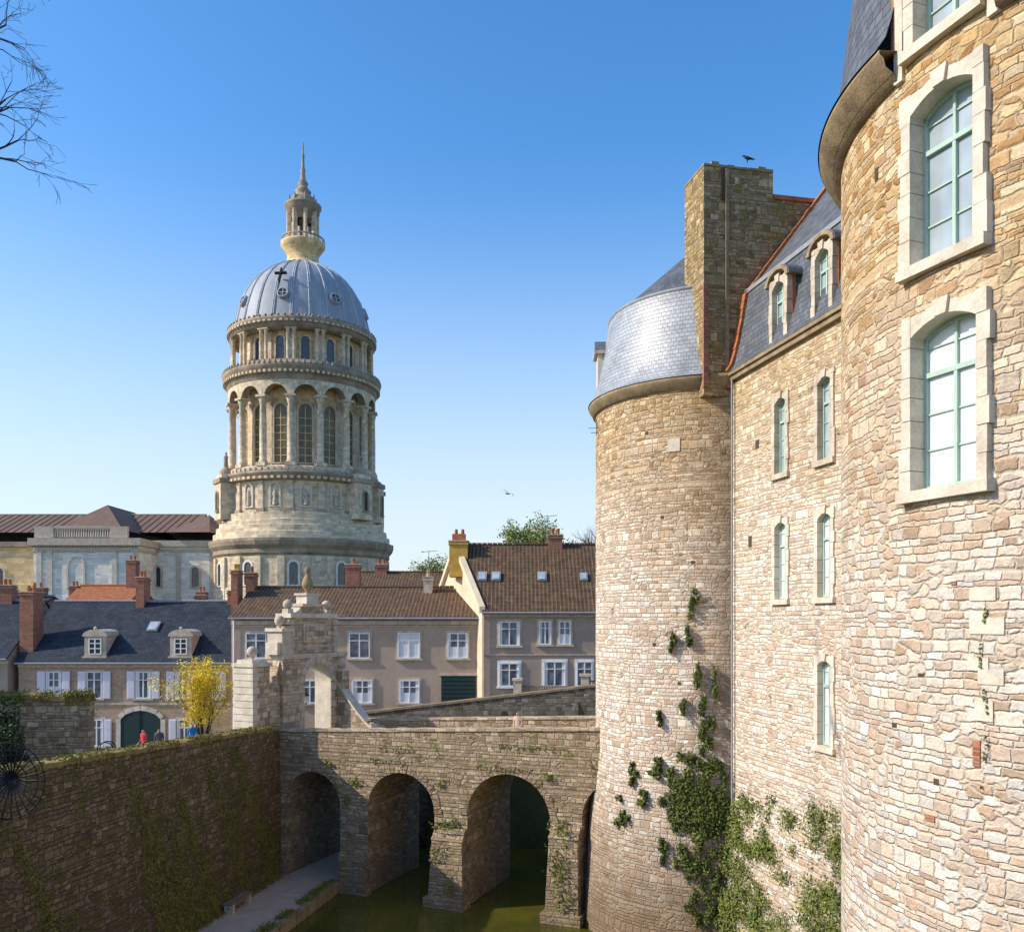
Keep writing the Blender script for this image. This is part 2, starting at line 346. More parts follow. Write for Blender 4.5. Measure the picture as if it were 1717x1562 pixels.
def leaves(name,pts,nrm,size,mat,parent=None,tilt=.8):
    pts=np.asarray(pts,dtype=float); n=len(pts)
    if n==0: return None
    nr=np.asarray(nrm,dtype=float)*np.ones((n,1))+rng.normal(0,tilt,(n,3)); nr/=np.linalg.norm(nr,axis=1)[:,None]+1e-9
    t=np.cross(nr,rng.normal(0,1,(n,3))); t/=np.linalg.norm(t,axis=1)[:,None]+1e-9
    b=np.cross(nr,t); s=(np.asarray(size)*rng.uniform(.6,1.4,n))[:,None]
    V=np.stack([pts+t*s,pts+b*s*.6,pts-t*s*.8,pts-b*s*.6],1).reshape(-1,3)
    me=bpy.data.meshes.new(name); me.vertices.add(4*n); me.vertices.foreach_set('co',V.ravel())
    me.loops.add(4*n); me.loops.foreach_set('vertex_index',np.arange(4*n,dtype=np.int32))
    me.polygons.add(n); me.polygons.foreach_set('loop_start',np.arange(0,4*n,4,dtype=np.int32))
    me.update(calc_edges=True); me.materials.append(M[mat])
    ob=bpy.data.objects.new(name,me); COL.objects.link(ob)
    if parent: ob.parent=parent
    return ob

# ------------------------------------------------------------------ ground
def zst(x,y):
    return -3.6+.1278*np.clip(x,-40,10)-.0304*np.clip(y,20,75)
def lw(y): return -19.98+.19*y          # x of the left moat wall face
moat=[(lw(-40)-.4,-40),(-11.9,44.8),(-8.2,52.3),(8,50.8),(40,50.0),(60,40),(60,-40)]
def inside(X,Y,poly):
    ins=np.zeros(X.shape,bool); n=len(poly); j=n-1
    for i in range(n):
        xi,yi=poly[i];xj,yj=poly[j]
        cnd=((yi>Y)!=(yj>Y))&(X<(xj-xi)*(Y-yi)/((yj-yi) if yj!=yi else 1e-9)+xi)
        ins^=cnd; j=i
    return ins
xs=np.concatenate([[-3000,-1200,-500,-200,-100,-70,-55],np.arange(-45,45,.4),[50,61,80,140,400,1200,3000]])
ys=np.concatenate([[-800,-200,-60,-41],np.arange(-38,0,2),np.arange(0,78,.4),[80,90,120,160,220,400,900,3500]])
X,Y=np.meshgrid(xs,ys); Z=zst(X,Y); I=inside(X,Y,moat); Z[I]=-14.2
nx,ny=len(xs),len(ys); me=bpy.data.meshes.new('ground')
V=np.stack([X,Y,Z],-1).reshape(-1,3)
F=[(j*nx+i,j*nx+i+1,(j+1)*nx+i+1,(j+1)*nx+i) for j in range(ny-1) for i in range(nx-1)]
me.from_pydata(V.tolist(),[],F); me.materials.append(M['earth'])
COL.objects.link(bpy.data.objects.new('ground',me))
mb=MB()
sx=np.linspace(-60,12,37); sy=[44,47,50,52.5,54,57,61.5]
def ok(x,y): return not bool(inside(np.array([x]),np.array([y]),moat)[0])
for i in range(len(sx)-1):
    for j in range(len(sy)-1):
        q=[(sx[i],sy[j]),(sx[i+1],sy[j]),(sx[i+1],sy[j+1]),(sx[i],sy[j+1])]
        if all(ok(*p) for p in q): mb.face([(a,b,float(zst(a,b))+.03) for a,b in q],'asph')
mb.build('street')
mb=MB(); mb.face([(-40,-40,-13),(60,-40,-13),(60,51,-13),(-40,51,-13)],'water'); mb.build('moat_water')
mb=MB()
Lp=[(lw(5)+.02,5),(lw(20)+.02,20),(lw(36.2)+.02,36.2),(-11.5,44.6),(-9.4,50.2)]
Rp=[(-16.3,5),(-13.0,25),(-9.9,35.5),(-8.4,43.1),(-6.2,48.6)]
for i in range(4):
    a,b,c2,d=Lp[i],Rp[i],Rp[i+1],Lp[i+1]
    mb.face([(*a,-12.6),(*b,-12.6),(*c2,-12.6),(*d,-12.6)],'pathm')
    mb.face([(*b,-14),(*c2,-14),(*c2,-12.6),(*b,-12.6)],'dark')
mb.build('moat_path')
mb=MB()
for i in range(1,3):
    a=Vector((*Rp[i],0));b=Vector((*Rp[i+1],0)); n=int((b-a).length/.55)
    for k in range(n):
        p=a.lerp(b,(k+.5)/n); T=Matrix.Translation((p.x,p.y,0))@Matrix.Rotation(math.atan2((b-a).y,(b-a).x)+random.uniform(-.05,.05),4,'Z'); mb.T=T
        mb.box(-.26,.26,-.16,.14,-13.3,-12.5+random.uniform(-.03,.03),'dirtstone')
mb.build('path_edging')
P=[]
for _ in range(9000):
    k=random.random(); i=1 if k<.6 else 2; t_=random.random(); a=Vector((*Rp[i],0));b=Vector((*Rp[i+1],0)); p=a.lerp(b,t_)
    if math.sin(p.y*3)+math.sin(p.y*1.1)>-.8: P.append((p.x-.25+random.gauss(0,.16),p.y,-12.55+random.random()*.14))
for _ in range(4000):
    y=random.uniform(22,44); P.append((lw(y)+.15+abs(random.gauss(0,.14)),y,-12.58+random.random()*.12))
leaves('grass_on_path_edge',P,(0,0,.2),.05,'leafmoss')
mb=MB(frame(-12.0,39.2,-12.6,79))
for x in (-.75,.75): mb.box(x-.08,x+.08,-.2,.2,0,.42,'trimg')
for k in range(3): mb.box(-.95,.95,-.22+.15*k,-.1+.15*k,.42,.48,'wood')
mb.box(-.9,.9,-.03,.03,.2,.28,'wood')
mb.build('park_bench')

# ------------------------------------------------------------------ left moat retaining wall
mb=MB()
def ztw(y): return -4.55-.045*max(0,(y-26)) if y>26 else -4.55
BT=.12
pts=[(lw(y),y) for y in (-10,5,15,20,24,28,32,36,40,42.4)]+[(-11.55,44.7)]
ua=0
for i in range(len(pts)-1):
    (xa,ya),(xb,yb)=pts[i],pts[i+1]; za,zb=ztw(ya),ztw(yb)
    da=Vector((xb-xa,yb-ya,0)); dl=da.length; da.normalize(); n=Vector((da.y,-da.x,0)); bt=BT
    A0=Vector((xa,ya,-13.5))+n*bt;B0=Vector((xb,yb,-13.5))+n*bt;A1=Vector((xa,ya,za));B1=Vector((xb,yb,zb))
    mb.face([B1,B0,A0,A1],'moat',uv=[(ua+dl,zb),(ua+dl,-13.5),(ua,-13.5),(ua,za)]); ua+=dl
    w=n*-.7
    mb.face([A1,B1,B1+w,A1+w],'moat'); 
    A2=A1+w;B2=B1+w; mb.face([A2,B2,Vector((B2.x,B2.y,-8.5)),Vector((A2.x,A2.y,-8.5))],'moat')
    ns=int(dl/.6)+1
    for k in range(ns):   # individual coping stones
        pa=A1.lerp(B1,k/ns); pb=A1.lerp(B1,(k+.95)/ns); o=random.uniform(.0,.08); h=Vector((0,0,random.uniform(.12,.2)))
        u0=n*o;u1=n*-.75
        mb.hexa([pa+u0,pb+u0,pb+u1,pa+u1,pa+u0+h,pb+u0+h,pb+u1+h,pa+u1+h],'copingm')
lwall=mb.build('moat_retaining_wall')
P=[];
for _ in range(20000):
    y=random.uniform(14,44); x=lw(y)-random.uniform(-.08,.75)
    if math.sin(y*1.7)+math.sin(y*4.1+1)+random.gauss(0,.6)>-.2: P.append((x,y,ztw(y)+.17+random.random()*.05-(random.random()*.25 if x>lw(y) else 0)))
leaves('moss_on_wall_top',P,(0,0,1),.05,'leafmoss',lwall)
P=[]
for _ in range(110000):
    y=random.uniform(20,44); h=random.random()
    t=math.sin(y*.9+h*4)+.8*math.sin(y*2.3+1+h*9)+.6*math.sin(y*5.1+h*19)+random.gauss(0,.55)-h*1.9+(1.1 if 33<y<40.5 else -.1)
    if t>.25:
        z=-12.9+h*7.4; P.append((lw(y)+BT*(1-(z+13.5)/8.9)+.04,y,z))
leaves('grass_on_moat_wall',P,(1,0,.3),.042,'leafmoss',lwall)

# ------------------------------------------------------------------ bridge
br=empty('stone_bridge')
TB=frame(-11.6,44.57,0,-21.8)
zt=lambda s:-5.4+.048*s
zd=lambda s:zt(s)-1.05
ar=[(.43,3.55,-8.95),(5.10,8.63,-8.9),(10.3,14.3,-8.85),(15.75,19.4,-8.6)]
mb=MB(TB)
arch_wall(mb,0,20.2,-14,zd,ar,0,5.2,'bridge')
mb.build('arches',br)
mb=MB(TB)
arch_wall(mb,0,20,lambda s:zd(s),lambda s:zt(s)-.12,[],.0,.42,'bridge')
arch_wall(mb,0,20,lambda s:zt(s)-.12,lambda s:zt(s)+.03*math.sin(s*3.1)*math.sin(s*7.7),[],-.06,.48,'gate')
arch_wall(mb,2.2,20,lambda s:zd(s),lambda s:zt(s)-.08,[],4.75,5.2,'bridge')
arch_wall(mb,2.2,20,lambda s:zt(s)-.08,lambda s:zt(s)+.04,[],4.7,5.26,'gate')
mb.build('parapets',br)
mb=MB(TB)
for a,b,sp in ar:
    r=(b-a)/2; cc=(a+b)/2; n=int(math.pi*r/.2)
    for i in range(n):
        t0=math.pi*(i+.06)/n; t1=math.pi*(i+.94)/n; ro=r+.34+random.uniform(-.07,.07)
        poly=[(cc+r*math.cos(t0),sp+r*math.sin(t0)),(cc+ro*math.cos(t0),sp+ro*math.sin(t0)),(cc+ro*math.cos(t1),sp+ro*math.sin(t1)),(cc+r*math.cos(t1),sp+r*math.sin(t1))]
        if max(p[0] for p in poly)>19.5: continue
        mb.prism(poly,-.02-random.random()*.03,.02,'bridge')
mb.build('voussoirs',br)
mb=MB(TB)
def buttress(x0,x1,d,ztop):
    z0=-14;z1=ztop-.5
    mb.hexa([(x0-.15,-d,z0),(x1+.15,-d,z0),(x1+.1,.02,z0),(x0-.1,.02,z0),(x0,-d*.6,z1),(x1,-d*.6,z1),(x1,.01,z1),(x0,.01,z1)],'bridge')
    mb.hexa([(x0-.03,-d*.6-.04,z1),(x1+.03,-d*.6-.04,z1),(x1+.03,.01,z1),(x0-.03,.01,z1),(x0,-.05,ztop),(x1,-.05,ztop),(x1,.01,ztop),(x0,.01,ztop)],'bridge')
    mb.box(x0-.25,x1+.25,-d-.15,.0,-14,-12.55,'bridge')
buttress(3.62,5.03,.35,-11.0); buttress(8.7,10.22,.7,-9.5); buttress(14.4,15.7,.8,-8.9)
mb.build('pier_buttresses',br)
P=[]
M4=TB
for (s0,z0,rs,rz,n) in [(9.3,-9.35,.6,.2,130),(9.0,-10.6,.4,.5,60),(9.7,-12,.4,.5,40),(15,-8.95,.5,.3,130),(14.9,-10.6,.5,1.1,150),(15.2,-12,.5,.8,90),(14.3,-6.9,.4,.2,40),(4.3,-7.7,.4,.2,50),(4.0,-8.6,.2,.3,40),(2.9,-6.9,.3,.2,30),(17,-7.4,.6,.4,70),(9.0,-7.5,.3,.2,30),(12,-6.6,2,.06,40),(6,-6.6,1.5,.06,40),(13,-5.6,2,.05,50),(7,-6.0,1.2,.25,40),(16.5,-6.2,.8,.4,60)]:
    for _ in range(n):
        s=random.gauss(s0,rs*.5); z=random.gauss(z0,rz*.5)
        y=-.06-random.random()*.1
        if 8.6<s<10.3 and z<-9.4 : y-=.36+.35*min(1,(-9.4-z)/4)
        if 14.3<s<15.8 and z<-8.8 : y-=.42+.38*min(1,(-8.8-z)/4)
        P.append(M4@Vector((s,y,z)))
leaves('ivy_on_bridge',[tuple(p) for p in P],(0,-1,.3),.07,'leafgreen',br)

# ------------------------------------------------------------------ gateway
gt=empty('stone_gateway')
TG=frame(-13,43.7,0,math.degrees(math.atan2(.882,.4716)))
mb=MB(TG)
mb.box(-.15,1.0,-.6,.6,-13,-2.25,'gate')
mb.box(-.25,1.1,-.7,.7,-2.25,-2.07,'trim'); mb.box(-.1,.95,-.5,.5,-2.07,-1.91,'trim')
for i in range(12):
    w_=.3 if i%2 else .45
    mb.box(-.19,-.19+w_,-.64,.64,-6.2+.33*i,-5.9+.33*i,'trim')
mb.lathe([(.12,-1.92),(.09,-1.82),(.16,-1.78)],.42,0,12,'trimg'); mb.ball(.42,0,-1.52,.27,'trimg')
arch_wall(mb,2.0,7.0,-7.2,-1.95,[(3.6,5.7,-3.25)],-.55,.55,'gate','trim')
arch_wall(mb,1.0,2.0,-7.2,lambda x:-3.6+1.6*((x-1.0)**2.2),[],-.35,.35,'gate')
mb.box(1.95,7.05,-.62,.62,-1.95,-1.72,'trimg')
mb.box(2.0,2.75,-.5,.5,-1.72,-.55,'trimg'); mb.box(1.9,2.85,-.58,.58,-.55,-.38,'trim')
mb.lathe([(.1,-.38),(.08,-.28),(.15,-.25)],2.35,0,12,'trimg'); mb.ball(2.35,0,.0,.27,'trimg')
mb.box(1.75,2.1,-.4,.4,-1.72,-1.1,'trim')
mb.box(2.75,6.2,-.42,.42,-1.72,.15,'gate')
mb.box(3.3,5.7,-.47,.47,-1.4,-1.3,'trimg'); mb.box(3.6,5.4,-.5,-.42,-1.15,-.15,'trimg'); mb.box(3.75,5.25,-.53,-.5,-1.0,-.3,'gate')
for i in range(6): 
    for xx in (2.75,6.2): mb.box(xx-.22 if i%2 else xx-.13,xx+.22 if i%2 else xx+.13,-.47,.47,-1.7+.3*i,-1.45+.3*i,'trimg')
mb.box(2.6,6.35,-.52,.52,.15,.38,'trim')
mb.box(3.7,5.25,-.4,.4,.38,.75,'gate'); mb.box(3.55,5.4,-.48,.48,.75,.9,'trim'); mb.box(4.0,4.95,-.36,.36,.9,1.35,'trim'); mb.box(3.9,5.05,-.42,.42,1.35,1.45,'trim')
mb.ball(6.0,0,.85,.26,'trimg'); mb.box(5.8,6.2,-.2,.2,.38,.62,'trimg')
mb.ball(2.95,0,.85,.26,'trimg'); mb.box(2.75,3.15,-.2,.2,.38,.62,'trimg')
for sg,x0 in ((1,3.7),(-1,5.25)):
    for i in range(6):
        t0=i/6;t1=(i+1)/6
        f=lambda t:(x0-sg*.55*t,.38+.5*(1-t)**2)
        a=f(t0);b=f(t1)
        poly=[(b[0],.38),(a[0],.38),a,b] if sg>0 else [(a[0],.38),(b[0],.38),b,a]
        mb.prism(poly,-.3,.3,'trim')
# statue bust on socle
mb.lathe([(.16,1.45),(.12,1.6),(.26,1.75),(.3,1.95),(.24,2.2),(.13,2.4),(.1,2.5),(.16,2.58),(.17,2.7),(.1,2.84),(.01,2.9)],4.47,0,14,'dirtstone')
cc=4.65;r=1.05
for i in range(9):
    t0=math.pi*(i+.04)/9;t1=math.pi*(i+.96)/9;ro=r+.4
    mb.prism([(cc+r*math.cos(t0),-3.25+r*math.sin(t0)),(cc+ro*math.cos(t0),-3.25+ro*math.sin(t0)),(cc+ro*math.cos(t1),-3.25+ro*math.sin(t1)),(cc+r*math.cos(t1),-3.25+r*math.sin(t1))],-.6,-.54,'trimg')
for i in range(8):
    for xx,sg in ((3.6,-1),(5.7,1)):
        w=.45 if i%2 else .3
        a,b=(xx-w,xx) if sg<0 else (xx,xx+w)
        mb.box(a,b,-.59,-.54,-6.9+.45*i,-6.5+.45*i,'trimg')
mb.build('gate_body',gt)
mb=MB(frame(-10.15,49.6,0,-27))
pw=lambda x:-5.9+3.5*(1-x/3.2)**1.25
arch_wall(mb,0,3.2,-7.2,pw,[],-.25,.25,'gate')
arch_wall(mb,0,3.2,pw,lambda x:pw(x)+.15,[],-.33,.33,'trim')
mb.box(.55,1.15,-.3,.3,-3.9,-2.75,'gate'); mb.box(.45,1.25,-.38,.38,-2.75,-2.62,'trim'); mb.ball(.85,0,-2.3,.28,'trimg')
mb.box(3.0,3.5,-.32,.32,-7,-5.5,'trim')
mb.build('gate_wing',gt)
mb=MB(frame(-10.9,47.4,-4.2,60))
mb.tube((-.5,0,.55),(.0,0,.55),.03,.03,6,'iron'); mb.tube((0,0,.55),(0,0,.35),.02,.02,6,'iron')
mb.lathe([(.02,.38),(.17,.25),(.17,.22)],0,0,6,'iron',smooth=False); mb.lathe([(.14,.22),(.09,-.15)],0,0,6,'glassw',smooth=False); mb.lathe([(.1,-.15),(.03,-.22)],0,0,6,'iron',smooth=False)
mb.build('wall_lantern')

mb=MB(frame(-8.6,52.4,0,math.degrees(math.atan2(-1.6,16.6))))
arch_wall(mb,0,45,-14,lambda x:-5.45+.125*min(x,14),[],0,.55,'dark')
arch_wall(mb,0,45,lambda x:-5.45+.125*min(x,14),lambda x:-5.32+.125*min(x,14),[],-.06,.6,'dirtstone')
mb.build('ramp_parapet_wall')
mb=MB(frame(.35,55.3,0,-6))
mb.box(-.25,.25,-.25,.25,-6,-3.7,'trimg'); mb.box(-.32,.32,-.32,.32,-3.7,-3.55,'trimg')
mb.box(3.9,4.4,-.25,.25,-6,-3.4,'trimg'); mb.box(3.8,4.5,-.32,.32,-3.4,-3.25,'trimg')
for k in range(22): mb.box(.35+.16*k,.43+.16*k,-.04,.04,-5.4,-4.05,'wood')
for z in (-4.1,-5.0): mb.box(.25,3.9,-.07,.07,z,z+.1,'wood')
for k in range(18): mb.box(4.6+.2*k,4.66+.2*k,-.04,.04,-5.2,-3.7,'wood')
mb.box(4.4,8.4,-.07,.07,-3.75,-3.65,'wood')
mb.build('balustrade_fence')

# ------------------------------------------------------------------ castle
castle=empty('stone_castle')
def castle_window(mb,T,w,h,sw,rise,pr=.08,rd=.42,glassm='glassb',cols=2,rows=3,trans=.70,stone='trim',top=None):
    old=mb.T; mb.T=T
    hs=h-rise
    for sg in (-1,1):
        a,b=(-w/2-sw,-w/2) if sg<0 else (w/2,w/2+sw)
        z=-.02
        k=0
        ztp=h+.17
        while z<ztp-.01:
            hh=random.uniform(.32,.5)
            if ztp-z-hh<.15: hh=ztp-z
            e=random.uniform(-.05,.04)
            aa,bb=(a-e,b) if sg<0 else (a,b+e)
            mb.box(aa,bb,-pr-random.random()*.012,rd,z,z+hh-.012,stone); z+=hh; k+=1
            if k>20: break
    n=10
    f=lambda x: hs+rise*(1-(2*x/w)**2)
    for i in range(n):
        xa=-w/2+w*i/n; xb=-w/2+w*(i+1)/n
        oa=max(f(xa)+sw*.95,h+.14); ob=max(f(xb)+sw*.95,h+.14)
        mb.hexa([(xa,-pr,f(xa)),(xb,-pr,f(xb)),(xb,rd,f(xb)),(xa,rd,f(xa)),(xa,-pr,oa),(xb,-pr,ob),(xb,rd,ob),(xa,rd,oa)],stone)
    mb.hexa([(-.11,-pr-.05,h-.01),(.11,-pr-.05,h-.01),(.11,-pr+.01,h-.01),(-.11,-pr+.01,h-.01),(-.16,-pr-.05,h+sw*1.15),(.16,-pr-.05,h+sw*1.15),(.16,-pr+.01,h+sw*1.15),(-.16,-pr+.01,h+sw*1.15)],stone)
    mb.box(-w/2-sw-.03,w/2+sw+.03,-pr-.07,rd,-.2,-.02,stone)
    y0=rd-.17; y1=rd-.09
    fw=.055 if w>.9 else .05
    mb.box(-w/2,-w/2+fw,y0,y1,0,hs,'teal'); mb.box(w/2-fw,w/2,y0,y1,0,hs,'teal')
    mb.box(-w/2+fw,w/2-fw,y0-.005,y1,0,fw*1.3,'teal')
    zt_=h*trans
    mb.box(-w/2+fw,w/2-fw,y0-.02,y1,zt_-.04,zt_+.04,'teal')
    mb.box(-.032,.032,y0-.012,y1,fw*1.3,zt_-.04,'teal'); mb.box(-.026,.026,y0-.006,y1,zt_+.04,h-.06,'teal')
    for k in range(1,rows):
        z=fw*1.3+(zt_-.05-fw*1.3)*k/rows; mb.box(-w/2+fw,-.032,y0+.02,y1,z-.013,z+.013,'teal'); mb.box(.032,w/2-fw,y0+.02,y1,z-.013,z+.013,'teal')
    z=zt_+.04+(h-zt_)*.5; mb.box(-w/2+fw,w/2-fw,y0+.02,y1,z-.012,z+.012,'teal')
    for i in range(n):
        xa=-w/2+w*i/n; xb=-w/2+w*(i+1)/n
        mb.hexa([(xa,y0,f(xa)-fw*1.3),(xb,y0,f(xb)-fw*1.3),(xb,y1,f(xb)-fw*1.3),(xa,y1,f(xa)-fw*1.3),(xa,y0,f(xa)),(xb,y0,f(xb)),(xb,y1,f(xb)),(xa,y1,f(xa))],'teal')
    mb.face([(-w/2,y0+.05,0),(w/2,y0+.05,0),(w/2,y0+.05,h),(-w/2,y0+.05,h)],glassm)
    mb.T=old
CX,CY,RN=12.36,16.22,6.0
def azu(u,off=0):
    t=(u-858.5)/1500; d=Vector((t,1)).normalized(); C=Vector((CX,CY)); b=d.dot(C); s=b-math.sqrt(b*b-C.dot(C)+RN*RN)
    p=d*s; return math.degrees(math.atan2(p.y-CY,p.x-CX))%360
azw=azu(1583)
wins=[(azw-.3,5.78,1.22,2.64,.22,'glassb'),(azw,2.12,1.26,2.68,.22,'glassw'),(azw-.3,9.35,1.1,2.2,.22,'glassb')]
ht=(1.26/2+.14)/RN*180/math.pi
def tower_grid(mb,cx,cy,r,prof,a0,a1,n,mat,holes):
    az=list(np.linspace(a0,a1,n)); zs=sorted(set(z for _,z in prof))
    for (h0,h1,z0,z1) in holes: az+= [h0,h1]; zs+=[z0,z1]
    az=sorted(set(az)); zs=sorted(set(zs))
    rf=lambda z: float(np.interp(z,[p[1] for p in prof],[p[0] for p in prof]))
    idx=[[mb.v((cx+rf(z)*math.cos(R(a)),cy+rf(z)*math.sin(R(a)),z)) for a in az] for z in zs]
    for i in range(len(zs)-1):
        for j in range(len(az)-1):
            am=(az[j]+az[j+1])/2; zm=(zs[i]+zs[i+1])/2
            if any(h0<am<h1 and z0<zm<z1 for h0,h1,z0,z1 in holes): continue
            mb.fidx([idx[i][j],idx[i][j+1],idx[i+1][j+1],idx[i+1][j]],[(r*R(az[j]),zs[i]),(r*R(az[j+1]),zs[i]),(r*R(az[j+1]),zs[i+1]),(r*R(az[j]),zs[i+1])],mat)
mb=MB()
holes=[(a-ht,a+ht,z-.1,z+h+.1) for a,z,w,h,sw,gm in wins[:2]]
tower_grid(mb,CX,CY,RN,[(6.25,-14),(6.0,-8),(6.0,0),(6.0,9.2)],100,400,120,'near',holes)
mb.build('near_tower_wall',castle)
mb=MB()
for a,z,w,h,sw,gm in wins:
    rr=RN-.02
    T=frame(CX+rr*math.cos(R(a)),CY+rr*math.sin(R(a)),z,a+90)
    castle_window(mb,T,w,h,sw,.2 if z<9 else .15,pr=.07,rd=.4,glassm=gm)
for (u,z,w,h,m_) in [(1655,-.2,.55,.25,'trim'),(1640,-.75,.35,.2,'trim'),(1662,-.95,.4,.22,'trim'),(1650,-1.5,.3,.3,'trim'),(1638,-2.2,.12,.4,'brick'),(1560,-3.2,.2,.1,'brick'),(1648,.3,.42,.2,'trim'),(1600,.55,.1,.06,'brick'),(1500,-1.8,.12,.08,'niche'),(1570,-2.6,.1,.1,'niche'),(1470,7.7,.12,.22,'niche'),(1545,-.9,.14,.05,'niche')]:
    a=azu(u); mb.T=frame(CX+RN*math.cos(R(a)),CY+RN*math.sin(R(a)),z,a+90); mb.box(-w/2,w/2,-.018 if m_!='niche' else -.008,.05,0,h,m_)
mb.T=Matrix.Identity(4)
mb.build('near_tower_windows',castle)
mb=MB()
def ring(prof,a0,a1,mat,n=60): mb.lathe(prof,CX,CY,n,mat,a0,a1)
cor=[(6.0,8.98),(6.1,9.0),(6.16,9.12),(6.3,9.2),(6.34,9.34),(6.42,9.4),(6.42,9.46),(6.0,9.5)]
ring(cor,100,azw-9,'dirtstone'); ring(cor,azw+9,400,'dirtstone')
bell=[(6.45,9.47),(6.25,9.75),(6.08,10.3),(5.95,11.2),(5.8,12.4),(5.55,14.0),(5.1,16),(3.5,19.5),(0.05,24.5)]
ring(bell,100,azw-9.6,'slate2'); ring(bell,azw+9.6,400,'slate2')
up=[(5.95,11.95),(5.8,12.4),(5.55,14.0),(5.1,16),(3.5,19.5),(0.05,24.5)]
ring(up,azw-9.6,azw+9.6,'slate2',6)
mb.build('near_tower_roof',castle)
mb=MB(frame(CX+(RN-.02)*math.cos(R(azw-.3)),CY+(RN-.02)*math.sin(R(azw-.3)),0,azw-.3+90))
for a,b in ((-1.0,-.82),(.82,1.0)):
    mb.box(a,b,-.03,1.6,8.95,12.0,'trim')
mb.box(-1.1,1.1,-.2,1.6,12.0,12.2,'trimg')
mb.box(-1.07,-1.0,-.02,1.2,9.5,12.0,'orange')
mb.build('near_tower_dormer',castle)
TC=frame(8.44,34.2,0,-78.07)
mb=MB(TC)
cw=[(3.68,5.05,.74,2.55),(6.43,5.05,.74,2.55),(3.68,.75,.74,2.6),(6.43,.75,.74,2.6),(6.43,-3.9,.74,2.65)]
xs_=sorted({-.0,18.5}|{p-.5 for p,_,_,_ in cw}|{p+.5 for p,_,_,_ in cw})
zs_=sorted({-14,-6.5,9.3}|{z-.1 for _,z,_,_ in cw}|{z+h+.1 for _,z,_,h in cw})
def yo(z): return -max(0,(-6.5-z))*.11
for i in range(len(xs_)-1):
    for j in range(len(zs_)-1):
        xm=(xs_[i]+xs_[i+1])/2; zm=(zs_[j]+zs_[j+1])/2
        if any(p-.5<xm<p+.5 and z-.1<zm<z+h+.1 for p,z,w,h in cw): continue
        a,b,zz0,zz1=xs_[i],xs_[i+1],zs_[j],zs_[j+1]
        mb.face([(a,yo(zz0),zz0),(b,yo(zz0),zz0),(b,yo(zz1),zz1),(a,yo(zz1),zz1)],'wall',uv=[(a,zz0),(b,zz0),(b,zz1),(a,zz1)])
mb.box(-.1,18,-.16,.3,9.12,9.3,'dirtstone'); mb.box(-.1,18,-.24,.3,9.3,9.42,'dirtstone')
mb.box(0.3,18,.6,9,-14,9.3,'wall')
mb.build('curtain_wall',castle)
mb=MB()
for p,z,w,h in cw:
    T=TC@Matrix.Translation((p,0,z))
    castle_window(mb,T,w,h,.2,.14,pr=.05,rd=.32,glassm='glassb' if z>3 else 'glassw',stone='trimg' if z>3 else 'trim')
for p in (3.6,6.35,9.2):
    T=TC@Matrix.Translation((p,-.02,9.55)); castle_window(mb,T,.78,2.05,.22,.2,pr=.06,rd=.3,glassm='glassb',stone='trimg')
    mb.T=TC@Matrix.Translation((p,0,0))
    mb.box(-.66,-.61,.1,2.0,9.4,11.75,'orange'); mb.box(.61,.66,.1,.22,9.4,11.75,'orange'); mb.box(.61,.66,.22,2.0,9.4,11.75,'slate2')
    mb.box(-.61,.61,.31,2.0,9.4,11.7,'slate2')
    n=8
    for i in range(n):
        t0=math.pi*i/n;t1=math.pi*(i+1)/n; f=lambda t,r:(r*math.cos(t),11.62+.6*r*math.sin(t))
        mb.prism([f(t0,.62),f(t0,.8),f(t1,.8),f(t1,.62)],-.16,2.4,'dirtstone' )
        mb.prism([f(t0,.80),f(t0,.84),f(t1,.84),f(t1,.80)],-.12,2.4,'slate2' )
mb.build('wall_windows_and_dormers',castle)
mb=MB(TC)
pr=[(-.24,9.43),(-.05,9.7),(.2,10.6),(.55,12.5),(.75,12.7),(4.2,17.2),(4.6,17.4),(8.5,12.8),(9,9.4)]
for i in range(len(pr)-1):
    (ya,za),(yb,zb2)=pr[i],pr[i+1]
    mb.face([(0,ya,za),(17,ya,za),(17,yb,zb2),(0,yb,zb2)],'slate2')
mb.face([(.0,y,z) for y,z in reversed(pr)],'chim')
mb.box(.0,17,.5,.72,12.5,12.66,'lime')
for i in range(5):
    (ya,za),(yb,zb2)=pr[i],pr[i+1]; L=max(1,int(math.hypot(yb-ya,zb2-za)/.3))
    d=Vector((0,yb-ya,zb2-za)).normalized(); nn=Vector((0,-d.z,d.y))
    for k in range(L):
        a=Vector((0,ya,za)).lerp(Vector((0,yb,zb2)),k/L); b=Vector((0,ya,za)).lerp(Vector((0,yb,zb2)),(k+.93)/L)
        e=nn*(.10+random.random()*.03)
        def P_(v,x): return (x,v.y,v.z)
        mb.hexa([P_(a,-.12),P_(a,.22),P_(b,.22),P_(b,-.12),P_(a+e,-.12),P_(a+e,.22),P_(b+e,.22),P_(b+e,-.12)],'orange')
mb.build('mansard_roof',castle)
mb=MB(TC)
mb.box(-2.0,-.14,-1.12,1.75,8.6,17.35,'chim')
for k in range(9):   # ragged top course
    q=-1.14+.322*k; mb.box(-2.03,-.11,q,q+.31,17.35,17.42+random.random()*.12,'dirtstone')
mb.box(-1.8,-.17,1.75,4.6,8.6,16.35,'chim')
mb.box(-1.9,-.10,1.79,4.8,16.35,16.5,'orange'); mb.box(-1.7,-.3,1.79,3.8,16.5,16.62,'orange')
mb.box(-.14,-.06,-.25,-.12,9.5,17.3,'dirtstone'); mb.box(-.14,-.09,-.42,-.3,16.1,17.3,'niche')
mb.box(-.14,-.02,-1.18,-.98,8.9,12.8,'brick'); 
mb.box(-.14,-.0,-.2,.0,8.9,9.6,'orange')
mb.build('gable_chimney',castle)
mb=MB()
